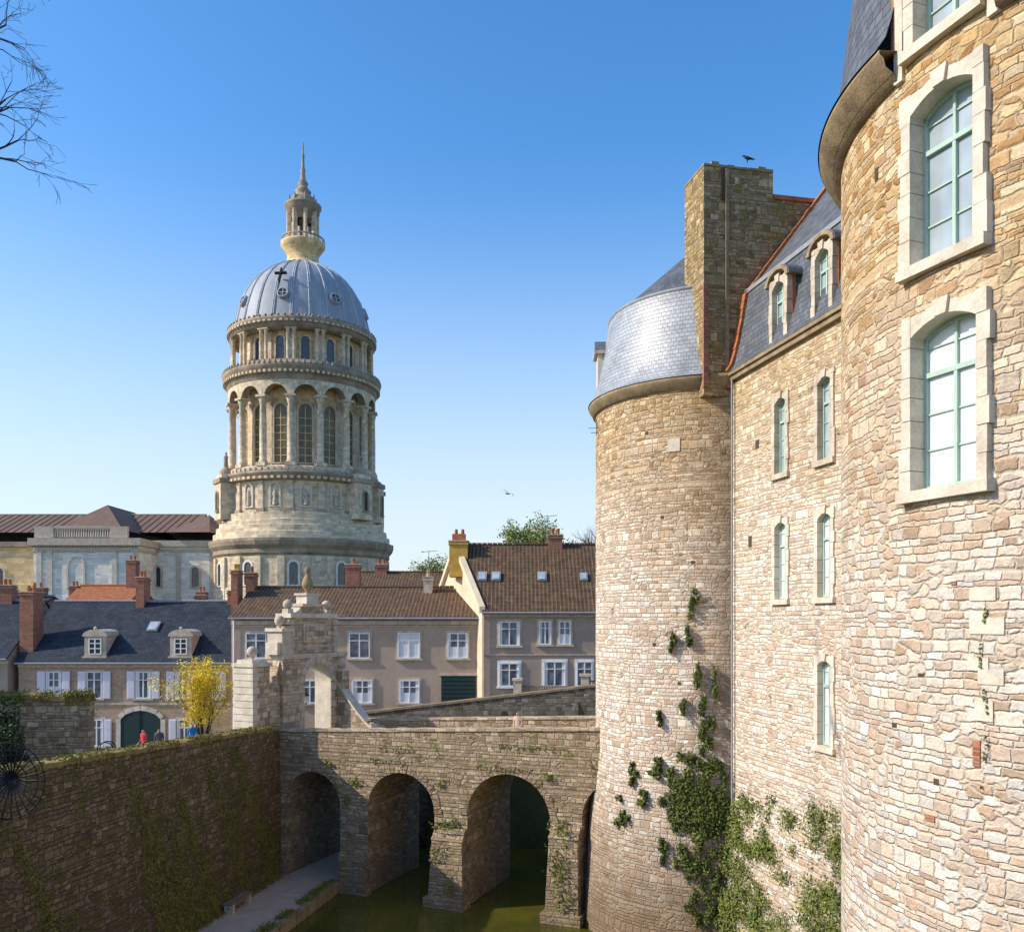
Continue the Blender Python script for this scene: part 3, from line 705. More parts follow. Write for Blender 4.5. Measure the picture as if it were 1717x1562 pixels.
mb.tube((8.36,34.0,9.2),(8.36,34.0,-6.4),.04,.04,8,'lime'); mb.tube((8.36,34.0,-6.4),(8.25,33.4,-13),.04,.04,8,'lime')
mb.build('drain_pipe',castle)
FX,FY,FR=8.7,39.3,5.0
mb=MB()
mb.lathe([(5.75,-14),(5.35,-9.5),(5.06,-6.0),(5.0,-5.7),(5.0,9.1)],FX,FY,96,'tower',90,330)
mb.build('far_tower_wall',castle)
mb=MB()
mb.lathe([(5.0,8.95),(5.12,9.0),(5.2,9.2),(5.3,9.3),(5.3,9.42),(5.0,9.44)],FX,FY,72,'dirtstone',90,300)
a1=258.0
mb.lathe([(5.34,9.43),(5.1,9.75),(4.92,10.4),(4.72,11.4),(4.55,12.3),(4.42,13.0),(4.35,13.15)],FX,FY,72,'shingle',90,a1)
mb.lathe([(4.35,13.15),(4.2,13.2),(.02,16.9)],FX,FY,72,'slate2',90,300)
mb.lathe([(4.38,13.05),(4.46,13.12),(4.40,13.2),(4.3,13.22)],FX,FY,72,'lime',90,300)
mb.build('far_tower_roof',castle)
mb=MB(frame(FX+4.6*math.cos(R(178)),FY+4.6*math.sin(R(178)),0,178+90))
mb.box(-.5,.5,-.35,.8,9.6,11.6,'trim'); mb.box(-.62,.62,-.5,.8,11.6,11.75,'trimg'); mb.prism([(-.6,11.75),(.6,11.75),(0,12.3)],-.45,.9,'slate2')
mb.build('far_tower_dormer',castle)
mb=MB()
def on_tower(az,z,w,h,d,mat):
    mb.T=frame(FX+FR*math.cos(R(az)),FY+FR*math.sin(R(az)),z,az+90); mb.box(-w/2,w/2,-d,.05,0,h,mat)
on_tower(241.5,6.6,.5,.5,.03,'trim')
for az,z in ((232,-1),(236,4),(250,2.2),(244,-2.5),(228,7.4)): on_tower(az,z,.14,.12,.01,'niche')
mb.T=TC
mb.box(1.85,2.1,-.012,.05,6.2,6.5,'niche'); mb.box(1.3,1.55,-.012,.05,2.7,3.1,'niche')
mb.build('putlog_holes',castle)
mb=MB(); mb.tube((3.66,38.6,8.0),(3.66,38.6,8.7),.02,.02,6,'iron'); mb.tube((3.3,38.6,8.3),(4.0,38.6,8.3),.012,.012,5,'iron'); mb.tube((3.4,38.6,8.1),(3.9,38.6,8.1),.012,.012,5,'iron')
mb.build('wall_aerial')
def fr_r(z): return float(np.interp(z,[-14,-9.5,-6,-5.7,9.1],[5.75,5.35,5.06,5.0,5.0]))
P=[];Nn=[]
base_cl=[(250,.6,1.6,.3),(248,-.6,1.2,.3),(241,-.9,.7,.2),(252,-2.0,1.5,.35),(253,-3.3,2.0,.4),(256,-4.6,2.8,.6),(246,-3.2,1.0,.25),(259,-2.4,1.1,.35),(249,-6.5,4,.5),(257,-6.9,5,.5),(243,-6.2,3,.3),(254,-8.3,3.4,.5),(247,-8.8,3,.5),(261,-6.6,2.6,.6),(234,-5.6,1.4,.2),(228,-7.0,1.6,.25),(222,-6.0,1.4,.25),(259,-10,2.4,.6),(252,-10.6,3.5,.4),(235,-3.8,.6,.15),(256,-5.7,4,.3),(238,-8.9,1.5,.3),(216,-8,2,.3),(252,-7.2,5,.5),(246,-7.4,4,.5),(259,-7.8,3,.5),(251,-5.4,3,.4),(255,-9.3,3,.4),(249,-7.0,6,.6),(256,-7.6,6,.6),(244,-7.0,5,.4),(241,-6.2,4,.2),(232,-6.0,4,.12),(260,-11.2,3,.5)]
cl=[]
for az,z,ra,rz in base_cl:
    for _ in range(7): cl.append((az+random.gauss(0,ra*.8),z+random.gauss(0,rz*.9),ra*.34,rz*.5))
for az,z,ra,rz in cl:
    for _ in range(int(45+230*ra*rz)):
        a=random.gauss(az,ra*.6); zz=random.gauss(z,rz*.5)
        r=fr_r(zz)+.03+random.random()**2*.25
        P.append((FX+r*math.cos(R(a)),FY+r*math.sin(R(a)),zz)); Nn.append((math.cos(R(a)),math.sin(R(a)),.6))
leaves('ivy_on_tower',P,np.array(Nn),.06,'leafivy')
P=[]
pc=[]
for _ in range(170):
    p=abs(random.gauss(0,2.7))+.1 if random.random()<.74 else random.gauss(7.2,.8); z=-12.8+6.5*random.random()**1.2+ (p*.08)
    pc.append((p,z,random.uniform(.10,.42),random.uniform(.08,.28)))
for p0,z0,rp,rz in pc:
    for _ in range(int(2300*rp*rz)+30):
        p=random.gauss(p0,rp); z=random.gauss(z0,rz)
        if p<.05: continue
        P.append(tuple(TC@Vector((p,yo(z)-.02-random.random()**2*.3,z))))
leaves('plants_on_castle_wall',P,(-1,-.2,.8),.052,'leafgreen')
P=[]
for z in np.arange(-2.5,.2,.03):
    if math.sin(z*9)>-.2:
        a=azu(1652+6*math.sin(z*3)); 
        for _ in range(2): P.append((CX+6.04*math.cos(R(a+random.gauss(0,.25))),CY+6.04*math.sin(R(a)),z+random.gauss(0,.03)))
leaves('creeper_on_near_tower',P,(-.9,-.4,.3),.028,'leafgreen')

# ------------------------------------------------------------------ basilica
K=170/1500
bas=empty('domed_basilica')
BX,BY=(508-858.5)*K,170.0
def pr_(l): return [(r*K*.985,(1040-v)*K) for r,v in l]
mb=MB()
L=lambda l,mat,n=64,sm=True: mb.lathe(pr_(l),BX,BY,n,mat,smooth=sm)
L([(146,1130),(146,1000),(146,990),(143,988),(143,940)],'basil',24,False)
L([(143,940),(147,936),(147,930),(152,924),(154,918),(154,914),(146,913)],'cornice',24,False)
L([(146,913),(146,903),(141,902),(141,893),(136,892),(136,884),(131,883),(131,872),(124,871)],'basil',48,False)
L([(122,872),(122,823)],'basil',48)
L([(122,823),(126,821),(128,816),(133,813),(133,809),(124,808)],'cornice',64)
L([(124,808),(124,800),(97,799)],'basil',64)
L([(98,800),(98,668)],'basilgold',64)
L([(121,668),(124,664),(124,656),(129,652),(131,646),(131,643),(123,641),(123,636),(100,635)],'cornice',96)
L([(101,640),(101,584)],'basilgold',64)
L([(101,586),(119,585),(119,577),(122,573),(123,569),(115,567),(113,563)],'cornice',96)
mb.build('drum',bas)
mb=MB()
dome=[(113,563),(111,553),(108,540),(103.5,525),(97,508),(88,492),(77,478),(64,466),(50,457),(36,450),(30,448)]
L(dome,'lead',96)
mb.build('dome',bas)
mb=MB()
dp=pr_(dome)
for i in range(24):
    a=R(i*15+4)
    for j in range(len(dp)-1):
        for da in (-.012,.012):
            r0,z0=dp[j];r1,z1=dp[j+1]
            a0_=a+da*12/max(r0,3)*1.0; a1_=a+da*12/max(r1,3)
            mb.tube((BX+(r0+.05)*math.cos(a0_),BY+(r0+.05)*math.sin(a0_),z0),(BX+(r1+.05)*math.cos(a1_),BY+(r1+.05)*math.sin(a1_),z1),.15,.12,5,'leadrib')
for k in range(8):
    a=R(k*45+270+4+30 - 37.5)
    r,z=103*K,(1040-530)*K
    n=Vector((math.cos(a),math.sin(a),.35)).normalized()
    T=Matrix.Translation((BX+r*math.cos(a),BY+r*math.sin(a),z))@n.to_track_quat('Z','X').to_matrix().to_4x4(); mb.T=T
    mb.lathe([(.02,.5),(.75,.5),(.75,.42)],0,0,16,'glass'); mb.lathe([(.78,0),(.78,.62),(1.05,.62),(1.15,0)],0,0,16,'lead')
    mb.box(-.06,.06,-.8,.8,.5,.6,'leadrib'); mb.box(-.8,.8,-.06,.06,.5,.6,'leadrib')
    mb.T=Matrix.Identity(4)
a=R(270-7); r,z=100*K,(1040-500)*K
n=Vector((math.cos(a),math.sin(a),.45)).normalized()
up=(Vector((0,0,1))-n*n.z).normalized(); rt=up.cross(n)
T=Matrix((( rt.x,up.x,n.x,BX+r*math.cos(a)),(rt.y,up.y,n.y,BY+r*math.sin(a)),(rt.z,up.z,n.z,z),(0,0,0,1)))
mb.T=T; mb.box(-.11,.11,-1.5,1.6,-.2,.35,'iron'); mb.box(-1.1,1.1,.45,.67,-.2,.33,'iron'); mb.T=Matrix.Identity(4)
for k in range(8):
    a=R(k*45+270+4-7.5+22); r,z=95*K,(1040-508)*K
    mb.ball(BX+r*math.cos(a),BY+r*math.sin(a),z,.22,'iron',6)
mb.build('dome_ribs_and_oculi',bas)
mb=MB()
L([(34,450),(31,447),(28,442),(26,436),(26,430),(30,424),(34,418),(37,414),(37,410),(24,409)],'basilgold',32)
for i in range(28):
    a=2*math.pi*i/28; r=35.5*K; mb.tube((BX+r*math.cos(a),BY+r*math.sin(a),(1040-410)*K),(BX+r*math.cos(a),BY+r*math.sin(a),(1040-403)*K),.09,.09,5,'basil')
L([(36.4,404),(36.4,402),(34.6,402),(34.6,404)],'cornice',32)
for i in range(8):
    a=2*math.pi*(i+.5)/8
    mb.T=frame(BX+22*K*math.cos(a),BY+22*K*math.sin(a),0,math.degrees(a)+90)
    mb.box(-.36,.36,-.3,.3,(1040-410)*K,(1040-358)*K,'basil')
    mb.T=Matrix.Identity(4)
    mb.tube((BX+25*K*math.cos(a),BY+25*K*math.sin(a),(1040-409)*K),(BX+25*K*math.cos(a),BY+25*K*math.sin(a),(1040-358)*K),.26,.22,8,'basil')
L([(19,372),(20,366),(22,362),(28,358),(28,352),(31,349),(31,346),(24,345)],'cornice',32)
L([(24,345),(23,340),(20,334),(14,330),(12,326),(14,322),(9,316),(7,312),(9,308),(5,302),(3.5,290),(4.5,286),(3,282),(2.2,265),(3,262),(1.6,258),(1.2,242),(.3,238)],'cornice',16)
for i in range(8):
    a=2*math.pi*(i+.5)/8; r=22*K; mb.tube((BX+r*math.cos(a),BY+r*math.sin(a),(1040-344)*K),(BX+r*math.cos(a),BY+r*math.sin(a),(1040-330)*K),.3,.08,6,'cornice')
L([(7,409),(7,400),(3.5,396),(4.5,388),(3,380),(2.6,376),(.2,372)],'bronze',10)
mb.build('lantern_and_spire',bas)
mb=MB()
NB=16; PH=4.0
def colm(r,a,v0,v1,rad,mat='basil'):
    x,y=BX+r*K*math.cos(a),BY+r*K*math.sin(a); z0=(1040-v0)*K; z1=(1040-v1)*K
    mb.T=frame(x,y,0,math.degrees(a)+90)
    s=rad*1.5
    mb.box(-s,s,-s,s,z0,z0+rad*1.0,mat); mb.lathe([(rad*1.35,z0+rad),(rad*1.2,z0+rad*1.6),(rad,z0+rad*1.9),(rad,(z0+z1)/2),(rad*.86,z1-rad*2.4),(rad*1.0,z1-rad*2.2),(rad*.95,z1-rad*1.9),(rad*1.45,z1-rad*.6)],0,0,12,mat)
    mb.box(-s*1.05,s*1.05,-s*1.05,s*1.05,z1-rad*.6,z1,mat); mb.T=Matrix.Identity(4)
for i in range(NB):
    a=R(270+PH+i*22.5)
    colm(115,a,800,690,.62)
    for d in (-2.3,2.3): colm(114,a+R(d),640,586,.30)
    mb.T=frame(BX+98*K*math.cos(a),BY+98*K*math.sin(a),0,math.degrees(a)+90)
    mb.box(-.7,.7,-.3,.3,(1040-799)*K,(1040-669)*K,'basil'); mb.box(-.7,.7,-.5,-.0,(1040-636)*K,(1040-587)*K,'basil')
    mb.T=Matrix.Identity(4)
mb.build('columns',bas)
mb=MB()
def arcade(r0,r1,vs,vc,vt,hw,mat):
    zs0,zc,zt_=[(1040-v)*K for v in (vs,vc,vt)]
    n=12
    for i in range(NB):
        ac=PH+i*22.5+270
        A=[];
        for j in range(n+1):
            d=j*22.5/n; q=abs(d-11.25)/ (11.25-hw)
            z=zs0 if q>=1 else zs0+(zc-zs0)*math.sqrt(1-q*q)
            A.append((R(ac+d),z))
        for j in range(n):
            (a0_,z0),(a1_,z1)=A[j],A[j+1]
            f=lambda r,a,z:(BX+r*K*math.cos(a),BY+r*K*math.sin(a),z)
            mb.face([f(r0,a0_,z0),f(r0,a1_,z1),f(r0,a1_,zt_),f(r0,a0_,zt_)],mat)
            mb.face([f(r1,a1_,z1),f(r1,a0_,z0),f(r1,a0_,zt_),f(r1,a1_,zt_)],mat)
            mb.face([f(r1,a0_,z0),f(r1,a1_,z1),f(r0,a1_,z1),f(r0,a0_,z0)],'cornice')
arcade(120,108,690,674,667,2.6,'basil')
f=lambda r,a,z:(BX+r*K*math.cos(a),BY+r*K*math.sin(a),z)
def dentils(n,r0,r1,v0,v1,mat):
    for i in range(n):
        a0_=R(i*360/n);a1_=R((i+.55)*360/n)
        mb.hexa([f(r0,a0_,(1040-v0)*K),f(r0,a1_,(1040-v0)*K),f(r1,a1_,(1040-v0)*K),f(r1,a0_,(1040-v0)*K),f(r0,a0_,(1040-v1)*K),f(r0,a1_,(1040-v1)*K),f(r1,a1_,(1040-v1)*K),f(r1,a0_,(1040-v1)*K)],mat)
dentils(96,128,122,657,653,'basil'); dentils(80,131,122,821,817,'basil'); dentils(84,122,117,577,574,'basil')
dentils(72,125,117,807,802,'trimg'); 
for i in range(90):
    a=R(i*4); x,y=BX+127.5*K*math.cos(a),BY+127.5*K*math.sin(a); mb.tube((x,y,(1040-643)*K),(x,y,(1040-637)*K),.35,.1,5,'cornice')
for i in range(72):
    a=R(i*5); x,y=BX+120*K*math.cos(a),BY+120*K*math.sin(a); mb.ball(x,y,(1040-567)*K,.26,'cornice',6)
mb.build('arcade_and_dentils',bas)
mb=MB()
def arched_panel(T,w,z0,z1,glassm,fr,d=.25,fw=.3,bars=0):
    old=mb.T; mb.T=T; n=8; r=w/2; zs=z1-r
    poly=[(-r,z0),(r,z0)]+[(r*math.cos(math.pi*i/n),zs+r*math.sin(math.pi*i/n)) for i in range(n+1)]
    mb.face([(x,-.06,z) for x,z in poly],glassm)
    for i in range(n):
        t0=math.pi*i/n;t1=math.pi*(i+1)/n; ro=r+fw
        mb.prism([(r*math.cos(t0),zs+r*math.sin(t0)),(ro*math.cos(t0),zs+ro*math.sin(t0)),(ro*math.cos(t1),zs+ro*math.sin(t1)),(r*math.cos(t1),zs+r*math.sin(t1))],-d,.1,fr)
    mb.box(-r-fw,-r,-d,.1,z0,zs,fr); mb.box(r,r+fw,-d,.1,z0,zs,fr); mb.box(-r-fw*1.3,r+fw*1.3,-d-.1,.1,z0-.25,z0,fr)
    if bars:
        mb.box(-.07,.07,-.14,-.06,z0,z1,'basilgold')
        k=bars
        for i in range(1,k): z=z0+(zs-z0)*i/k; mb.box(-r,r,-.13,-.06,z-.06,z+.06,'basilgold')
    mb.T=old
def statue(T,h,mat='bronze'):
    old=mb.T; mb.T=T
    s=h/1.8
    mb.lathe([(.30*s,0),(.30*s,.08*s),(.24*s,.12*s),(.27*s,.3*s),(.2*s,.8*s),(.17*s,1.0*s),(.24*s,1.3*s),(.22*s,1.42*s),(.08*s,1.5*s),(.07*s,1.54*s),(.12*s,1.62*s),(.12*s,1.74*s),(.06*s,1.82*s),(.01,1.84*s)],0,0,10,mat)
    mb.tube((.22*s,0,1.38*s),(.3*s,-.1*s,1.08*s),.07*s,.05*s,6,mat); mb.tube((.3*s,-.1*s,1.08*s),(.1*s,-.26*s,1.15*s),.05*s,.04*s,6,mat)
    mb.tube((-.22*s,0,1.38*s),(-.3*s,-.05*s,1.05*s),.07*s,.05*s,6,mat); mb.tube((-.3*s,-.05*s,1.05*s),(-.22*s,-.2*s,.85*s),.05*s,.04*s,6,mat)
    mb.T=old
for i in range(NB):
    a=R(270+PH+11.25+i*22.5)
    rr=98*K*.985
    arched_panel(frame(BX+rr*math.cos(a),BY+rr*math.sin(a),0,math.degrees(a)+90),2.3,(1040-792)*K,(1040-700)*K,'bglass','basil',d=.35,fw=.35,bars=7)
    rr=100.5*K*.985
    arched_panel(frame(BX+rr*math.cos(a),BY+rr*math.sin(a),0,math.degrees(a)+90),1.5,(1040-634)*K,(1040-594)*K,'glass','basil',d=.3,fw=.3)
    rr=121*K*.985
    arched_panel(frame(BX+rr*math.cos(a),BY+rr*math.sin(a),0,math.degrees(a)+90),1.5,(1040-862)*K,(1040-828)*K,'niche','trim',d=.3,fw=.3)
    statue(frame(BX+(rr+.2)*math.cos(a),BY+(rr+.2)*math.sin(a),(1040-861)*K,math.degrees(a)+90),2.7,'trimg')
    a2=R(270+PH+i*22.5); rr=122*K*.985
    mb.T=frame(BX+rr*math.cos(a2),BY+rr*math.sin(a2),0,math.degrees(a2)+90); mb.box(-.55,.55,-.35,.3,(1040-871)*K,(1040-823)*K,'basil')
    mb.box(-.8,.8,-.5,.3,(1040-871)*K,(1040-866)*K,'cornice'); mb.T=Matrix.Identity(4)
for i in range(24):
    a=R((i+.5)*15); rr=143*K*math.cos(R(7.5))*.985
    T=frame(BX+rr*math.cos(a),BY+rr*math.sin(a),0,math.degrees(a)+90)
    if i%2==0: arched_panel(T,1.5,(1040-985)*K,(1040-950)*K,'glass','basil2',fw=.35)
    mb.T=frame(BX+143*K*.985*math.cos(R(i*15)),BY+143*K*.985*math.sin(R(i*15)),0,i*15+90); mb.box(-.6,.6,-.35,.3,-5,(1040-941)*K,'basil'); mb.T=Matrix.Identity(4)
mb.build('drum_windows_and_niches',bas)
mb=MB()
for deg in (270-56,270+56,90-56,90+56,270-78,270+80):
    big=deg in (214,326,34,146)
    a=R(deg); rr=(128 if big else 128)*K; w=1.9 if big else 1.3
    mb.T=frame(BX+rr*math.cos(a),BY+rr*math.sin(a),0,deg+90)
    mb.box(-w,w,-w*.8,w*.8,(1040-880)*K,(1040-822)*K,'basil')
    mb.box(-w-.25,w+.25,-w*.8-.25,w*.8+.25,(1040-822)*K,(1040-815)*K,'cornice')
    if big:
        mb.box(-w+.2,w-.2,-w*.7,w*.7,(1040-815)*K,(1040-808)*K,'basil')
        mb.lathe([(1.3,(1040-808)*K),(1.2,(1040-803)*K),(.7,(1040-797)*K),(.2,(1040-795)*K)],0,0,12,'cornice')
    arched_panel(mb.T@Matrix.Translation((0,-w*.8,0)),.9,(1040-866)*K,(1040-836)*K,'niche','cornice',fw=.25)
    if big: statue(mb.T@Matrix.Translation((0,0,(1040-798)*K)),3.0,'cornice')
mb.build('drum_turrets',bas)
mb=MB()
def px(u,y): return (u-858.5)/1500*y
def pz(v,y): return (1040-v)/1500*y
y=165
mb.box(px(-420,y),px(56,y),y,y+22,-13,pz(916,y),'basilgold'); mb.box(px(-420,y),px(56,y)-.1,y-.5,y+22.5,pz(916,y),pz(908,y),'cornice')
mb.box(px(205,y),px(372,y),y,y+22,-13,pz(916,y),'basil2')
mb.box(px(205,y)+.6,px(372,y),y-.6,y+22.5,pz(916,y),pz(906,y),'trimg'); mb.box(px(205,y)+.3,px(372,y),y-.15,y+.2,pz(925,y),pz(921,y),'trimg')
yb=157
mb.box(px(56,yb),px(232,yb),yb,yb+30,-13,pz(914,yb),'basil2')
mb.box(px(50,yb),px(238,yb),yb-.8,yb+30.5,pz(914,yb),pz(902,yb),'trimg'); mb.box(px(54,yb),px(234,yb),yb-.3,yb+30.2,pz(924,yb),pz(920,yb),'trimg')
mb.box(px(58,yb),px(90,yb),yb-.1,yb+.6,pz(901,yb),pz(882,yb),'trimg'); mb.box(px(186,yb),px(214,yb),yb-.1,yb+.6,pz(901,yb),pz(882,yb),'trimg')
for k in range(24):
    x=px(92,yb)+(px(184,yb)-px(92,yb))*k/23; mb.tube((x,yb+.2,pz(900,yb)),(x,yb+.2,pz(885,yb)),.16,.11,6,'trim')
mb.box(px(90,yb),px(186,yb),yb-.05,yb+.5,pz(885,yb),pz(881,yb),'trimg')
for u in (62,80,188,224): mb.box(px(u,yb),px(u,yb)+.9,yb-.25,yb,-10,pz(924,yb),'trim')
for u in (212,246,296,352): mb.box(px(u,y),px(u,y)+.8,y-.25,y,-10,pz(925,y),'trimg')
def pan(u,w,v0,v1,yy,gm,fr): arched_panel(frame(px(u,yy),yy,0,0),w,pz(v1,yy),pz(v0,yy),gm,fr,fw=.35)
pan(128,2.6,935,985,yb,'basil2','trim'); pan(264,1.3,950,983,y,'glass','trimg'); pan(328,1.3,950,983,y,'glass','trimg'); pan(0,1.4,952,985,y,'glass','trim'); pan(-60,1.4,952,985,y,'glass','trim')
for k in range(60):
    x=px(54,yb)+.5*k
    if x<px(234,yb): mb.box(x,x+.22,yb-.6,yb,pz(914,yb)-.3,pz(914,yb),'trimg')
yr=176
def roof(x0,x1,y0,y1,z0,z1,hip=0):
    ym=(y0+y1)/2
    a=[(x0,y0,z0),(x1,y0,z0),(x1,y1,z0),(x0,y1,z0)]; b=(x0+hip,ym,z1);c_=(x1-hip,ym,z1)
    mb.face([a[0],a[1],c_,b],'zinc'); mb.face([a[2],a[3],b,c_],'zinc'); mb.face([a[1],a[2],c_],'zinc'); mb.face([a[3],a[0],b],'zinc')
    for k in range(int((x1-x0)/1.4)):
        x=x0+1.4*k+.5
        if x0+hip<x<x1-hip: mb.tube((x,y0,z0+.05),(x,ym,z1+.05),.07,.07,4,'zinc')
    mb.tube(b,c_,.2,.2,6,'cornice')
roof(px(-420,170),px(345,176),166,187,pz(892,166),pz(862,176),0)
roof(px(300,170),px(368,172)+1,163.5,187,pz(892,164),pz(864,176),4)
x0,x1=px(92,160),px(210,160); xm=(x0+x1)/2
A=[(x0,159,pz(888,159)),(x1,159,pz(888,159)),(x1+1,185,pz(888,159)),(x0,185,pz(888,159))]; ap=(xm-.5,168,pz(846,168)); ap2=(xm-.5,180,pz(846,168))
mb.face([A[0],A[1],ap],'zinc'); mb.face([A[1],A[2],ap2,ap],'zinc'); mb.face([A[3],A[0],ap,ap2],'zinc')
mb.build('nave_wings',bas)

# ------------------------------------------------------------------ houses
def gable(mb,L,D,zb,ze,zr,wall,roofm,skew=0,side=None,ov=.3):
    S=lambda x,y,z:(x+skew*y,y,z); side=side or wall
    mb.face([S(0,0,zb),S(L,0,zb),S(L,0,ze),S(0,0,ze)],wall); mb.face([S(L,D,zb),S(0,D,zb),S(0,D,ze),S(L,D,ze)],wall)
    mb.face([S(0,D,zb),S(0,0,zb),S(0,0,ze),S(0,D/2,zr),S(0,D,ze)],side); mb.face([S(L,0,zb),S(L,D,zb),S(L,D,ze),S(L,D/2,zr),S(L,0,ze)],side)
    sl=(zr-ze)/(D/2); t=.14
    e0=S(-.1,-ov,ze-ov*sl+.05);e1=S(L+.1,-ov,ze-ov*sl+.05);r0=S(-.1,D/2,zr+.05);r1=S(L+.1,D/2,zr+.05)
    f0=S(-.1,D+ov,ze-ov*sl+.05);f1=S(L+.1,D+ov,ze-ov*sl+.05)
    u=lambda p:(p[0],p[1],p[2]+t)
    mb.hexa([e0,e1,r1,r0,u(e0),u(e1),u(r1),u(r0)],roofm); mb.hexa([r0,r1,f1,f0,u(r0),u(r1),u(f1),u(f0)],roofm)
    n=int(L/.35)
    for k in range(n):
        a=S(L*k/n,D/2,zr+t+.07);b=S(L*(k+.92)/n,D/2,zr+t+.07); mb.tube(a,b,.13,.11,6,roofm if roofm!='slate' else 'lime')
    mb.tube((e0[0],e0[1]-.05,e0[2]+.02),(e1[0],e1[1]-.05,e1[2]+.02),.08,.08,6,'lime')
    mb.box(.0,L,-.12,.0,ze-.45,ze-.18,'trimg')
def hwin(mb,x,z,w,h,style='curt',shut=None,sur='trimg',sh2=True):
    mb.box(x-w/2-.12,x+w/2+.12,-.05,.0,z-.0,z+h+.14,sur); mb.box(x-w/2-.18,x+w/2+.18,-.14,0,z-.12,z,sur)
    mb.box(x-w/2,x+w/2,-.062,-.05,z,z+h,style)
    f=.07
    for a,b in ((x-w/2,x-w/2+f),(x+w/2-f,x+w/2),(x-f*.6,x+f*.6)): mb.box(a,b,-.11,-.062,z,z+h,'white')
    mb.box(x-w/2,x+w/2,-.115,-.062,z,z+f,'white'); mb.box(x-w/2,x+w/2,-.115,-.062,z+h-f,z+h,'white'); mb.box(x-w/2,x+w/2,-.112,-.062,z+h*.68,z+h*.68+.05,'white')
    if style=='curt':
        k=random.choice((0,1,1,2)); c1=random.uniform(.25,.36)
        if k>=1: mb.box(x-w/2+f,x-w*c1,-.0635,-.0625,z+f,z+h-f,'blindw'); mb.box(x+w*c1,x+w/2-f,-.0635,-.0625,z+f,z+h-f,'blindw')
        if k==2: mb.box(x-w*c1,x+w*c1,-.0635,-.0625,z+f,z+h*.45,'blindw')
    if shut:
        sw=w*.52
        for s0 in ([x-w/2-.06-sw,x+w/2+.06] if sh2 else [x-w/2-.06-sw]):
            mb.box(s0,s0+sw,-.12,-.06,z-.03,z+h+.03,shut)
            for k in range(int(h/.12)): mb.box(s0+.05,s0+sw-.05,-.145,-.12,z+.05+.12*k,z+.12+.12*k,shut)
def chimney(mb,x,y,z0,z1,w,d,mat,pots=2,pm='orange'):
    mb.box(x-w/2,x+w/2,y-d/2,y+d/2,z0,z1,mat); mb.box(x-w/2-.06,x+w/2+.06,y-d/2-.06,y+d/2+.06,z1-.22,z1-.08,mat)
    mb.box(x-w/2-.08,x+w/2+.08,y-d/2-.08,y+d/2+.08,z1,z1+.07,'trimg')
    for k in range(pots):
        px_=x+(k-(pots-1)/2)*w/max(pots,1)*.8; mb.lathe([(.13,z1+.07),(.10,z1+.4),(.13,z1+.42),(.12,z1+.5)],px_,y,8,pm)
def antenna(x,y,z0,z1,nm_='tv_antenna'):
    mb=MB(); mb.tube((x,y,z0),(x,y,z1),.035,.025,6,'steel')
    mb.tube((x-.6,y,z1-.15),(x+.7,y,z1-.05),.02,.02,5,'steel')
    for k in range(7): xx=x-.55+.2*k; mb.tube((xx,y-.3,z1-.15+.015*k),(xx,y+.3,z1-.15+.015*k),.012,.012,4,'steel')
    mb.tube((x-.35,y,z1-.75),(x+.35,y,z1-.75),.018,.018,5,'steel')
    mb.build(nm_)
k1=62/1500
X1=lambda u:(u-858.5)*k1+34.2; Z1=lambda v:(1040-v)*k1
mb=MB(frame(-34.2,62,0,0)); gable(mb,14.75,10,-10.2,Z1(1107),1.25,'beige','slate')
for u in (91,159,241,307): hwin(mb,X1(u),Z1(1170),1.05,1.85,'curt','shut')
hwin(mb,X1(357),Z1(1170),.85,1.85,'curt','shut')
hwin(mb,X1(163),Z1(1250),.95,1.85,'curt','shut')
hwin(mb,X1(310),Z1(1250),1.0,1.85,'curt','shut'); hwin(mb,X1(85),Z1(1250),1.0,1.85,'curt','shut')
mb.box(0,14.75,-.07,0,Z1(1181),Z1(1177),'trimg')
arched=[(X1(203),Z1(1262)),(X1(270),Z1(1262)),(X1(270),Z1(1205)),(X1(262),Z1(1197)),(X1(248),Z1(1192)),(X1(236),Z1(1190)),(X1(224),Z1(1192)),(X1(211),Z1(1197)),(X1(203),Z1(1205))]
mb.prism(arched,-.06,.0,'greend')
for i in range(1,len(arched)):
    a=arched[i];b=arched[(i+1)%len(arched)]
    d=Vector((b[0]-a[0],b[1]-a[1])).normalized(); n=Vector((d.y,-d.x))*.32
    mb.prism([a,(a[0]+n.x,a[1]+n.y),(b[0]+n.x,b[1]+n.y),b],-.1,-.0,'trim')
mb.box(X1(236)-.05,X1(236)+.05,-.09,-.06,Z1(1262),Z1(1192),'iron')
for u in (158,302):
    x=X1(u); z0=Z1(1100)-.1
    mb.box(x-.75,x+.75,.15,2.6,z0,z0+1.5,'trimg'); mb.box(x-.45,x+.45,.12,.15,z0+.25,z0+1.35,'glass')
    for a,b in ((-.45,-.37),(.37,.45),(-.04,.04)): mb.box(x+a,x+b,.08,.12,z0+.25,z0+1.35,'white')
    for zz in (.25,.62,.98,1.28): mb.box(x-.45,x+.45,.085,.12,z0+zz,z0+zz+.06,'white')
    mb.box(x-.85,x+.85,.0,.3,z0-.05,z0+.12,'trimg')
    n=8; fl=lambda t,r:(x+r*math.cos(t),z0+1.5+.55*r*math.sin(t))
    for i in range(n): mb.prism([(x,z0+1.5),fl(math.pi*i/n,.88),fl(math.pi*(i+1)/n,.88)],.05,2.4,'trimg')
    mb.ball(x,.2,z0+2.05,.13,'trimg',8)
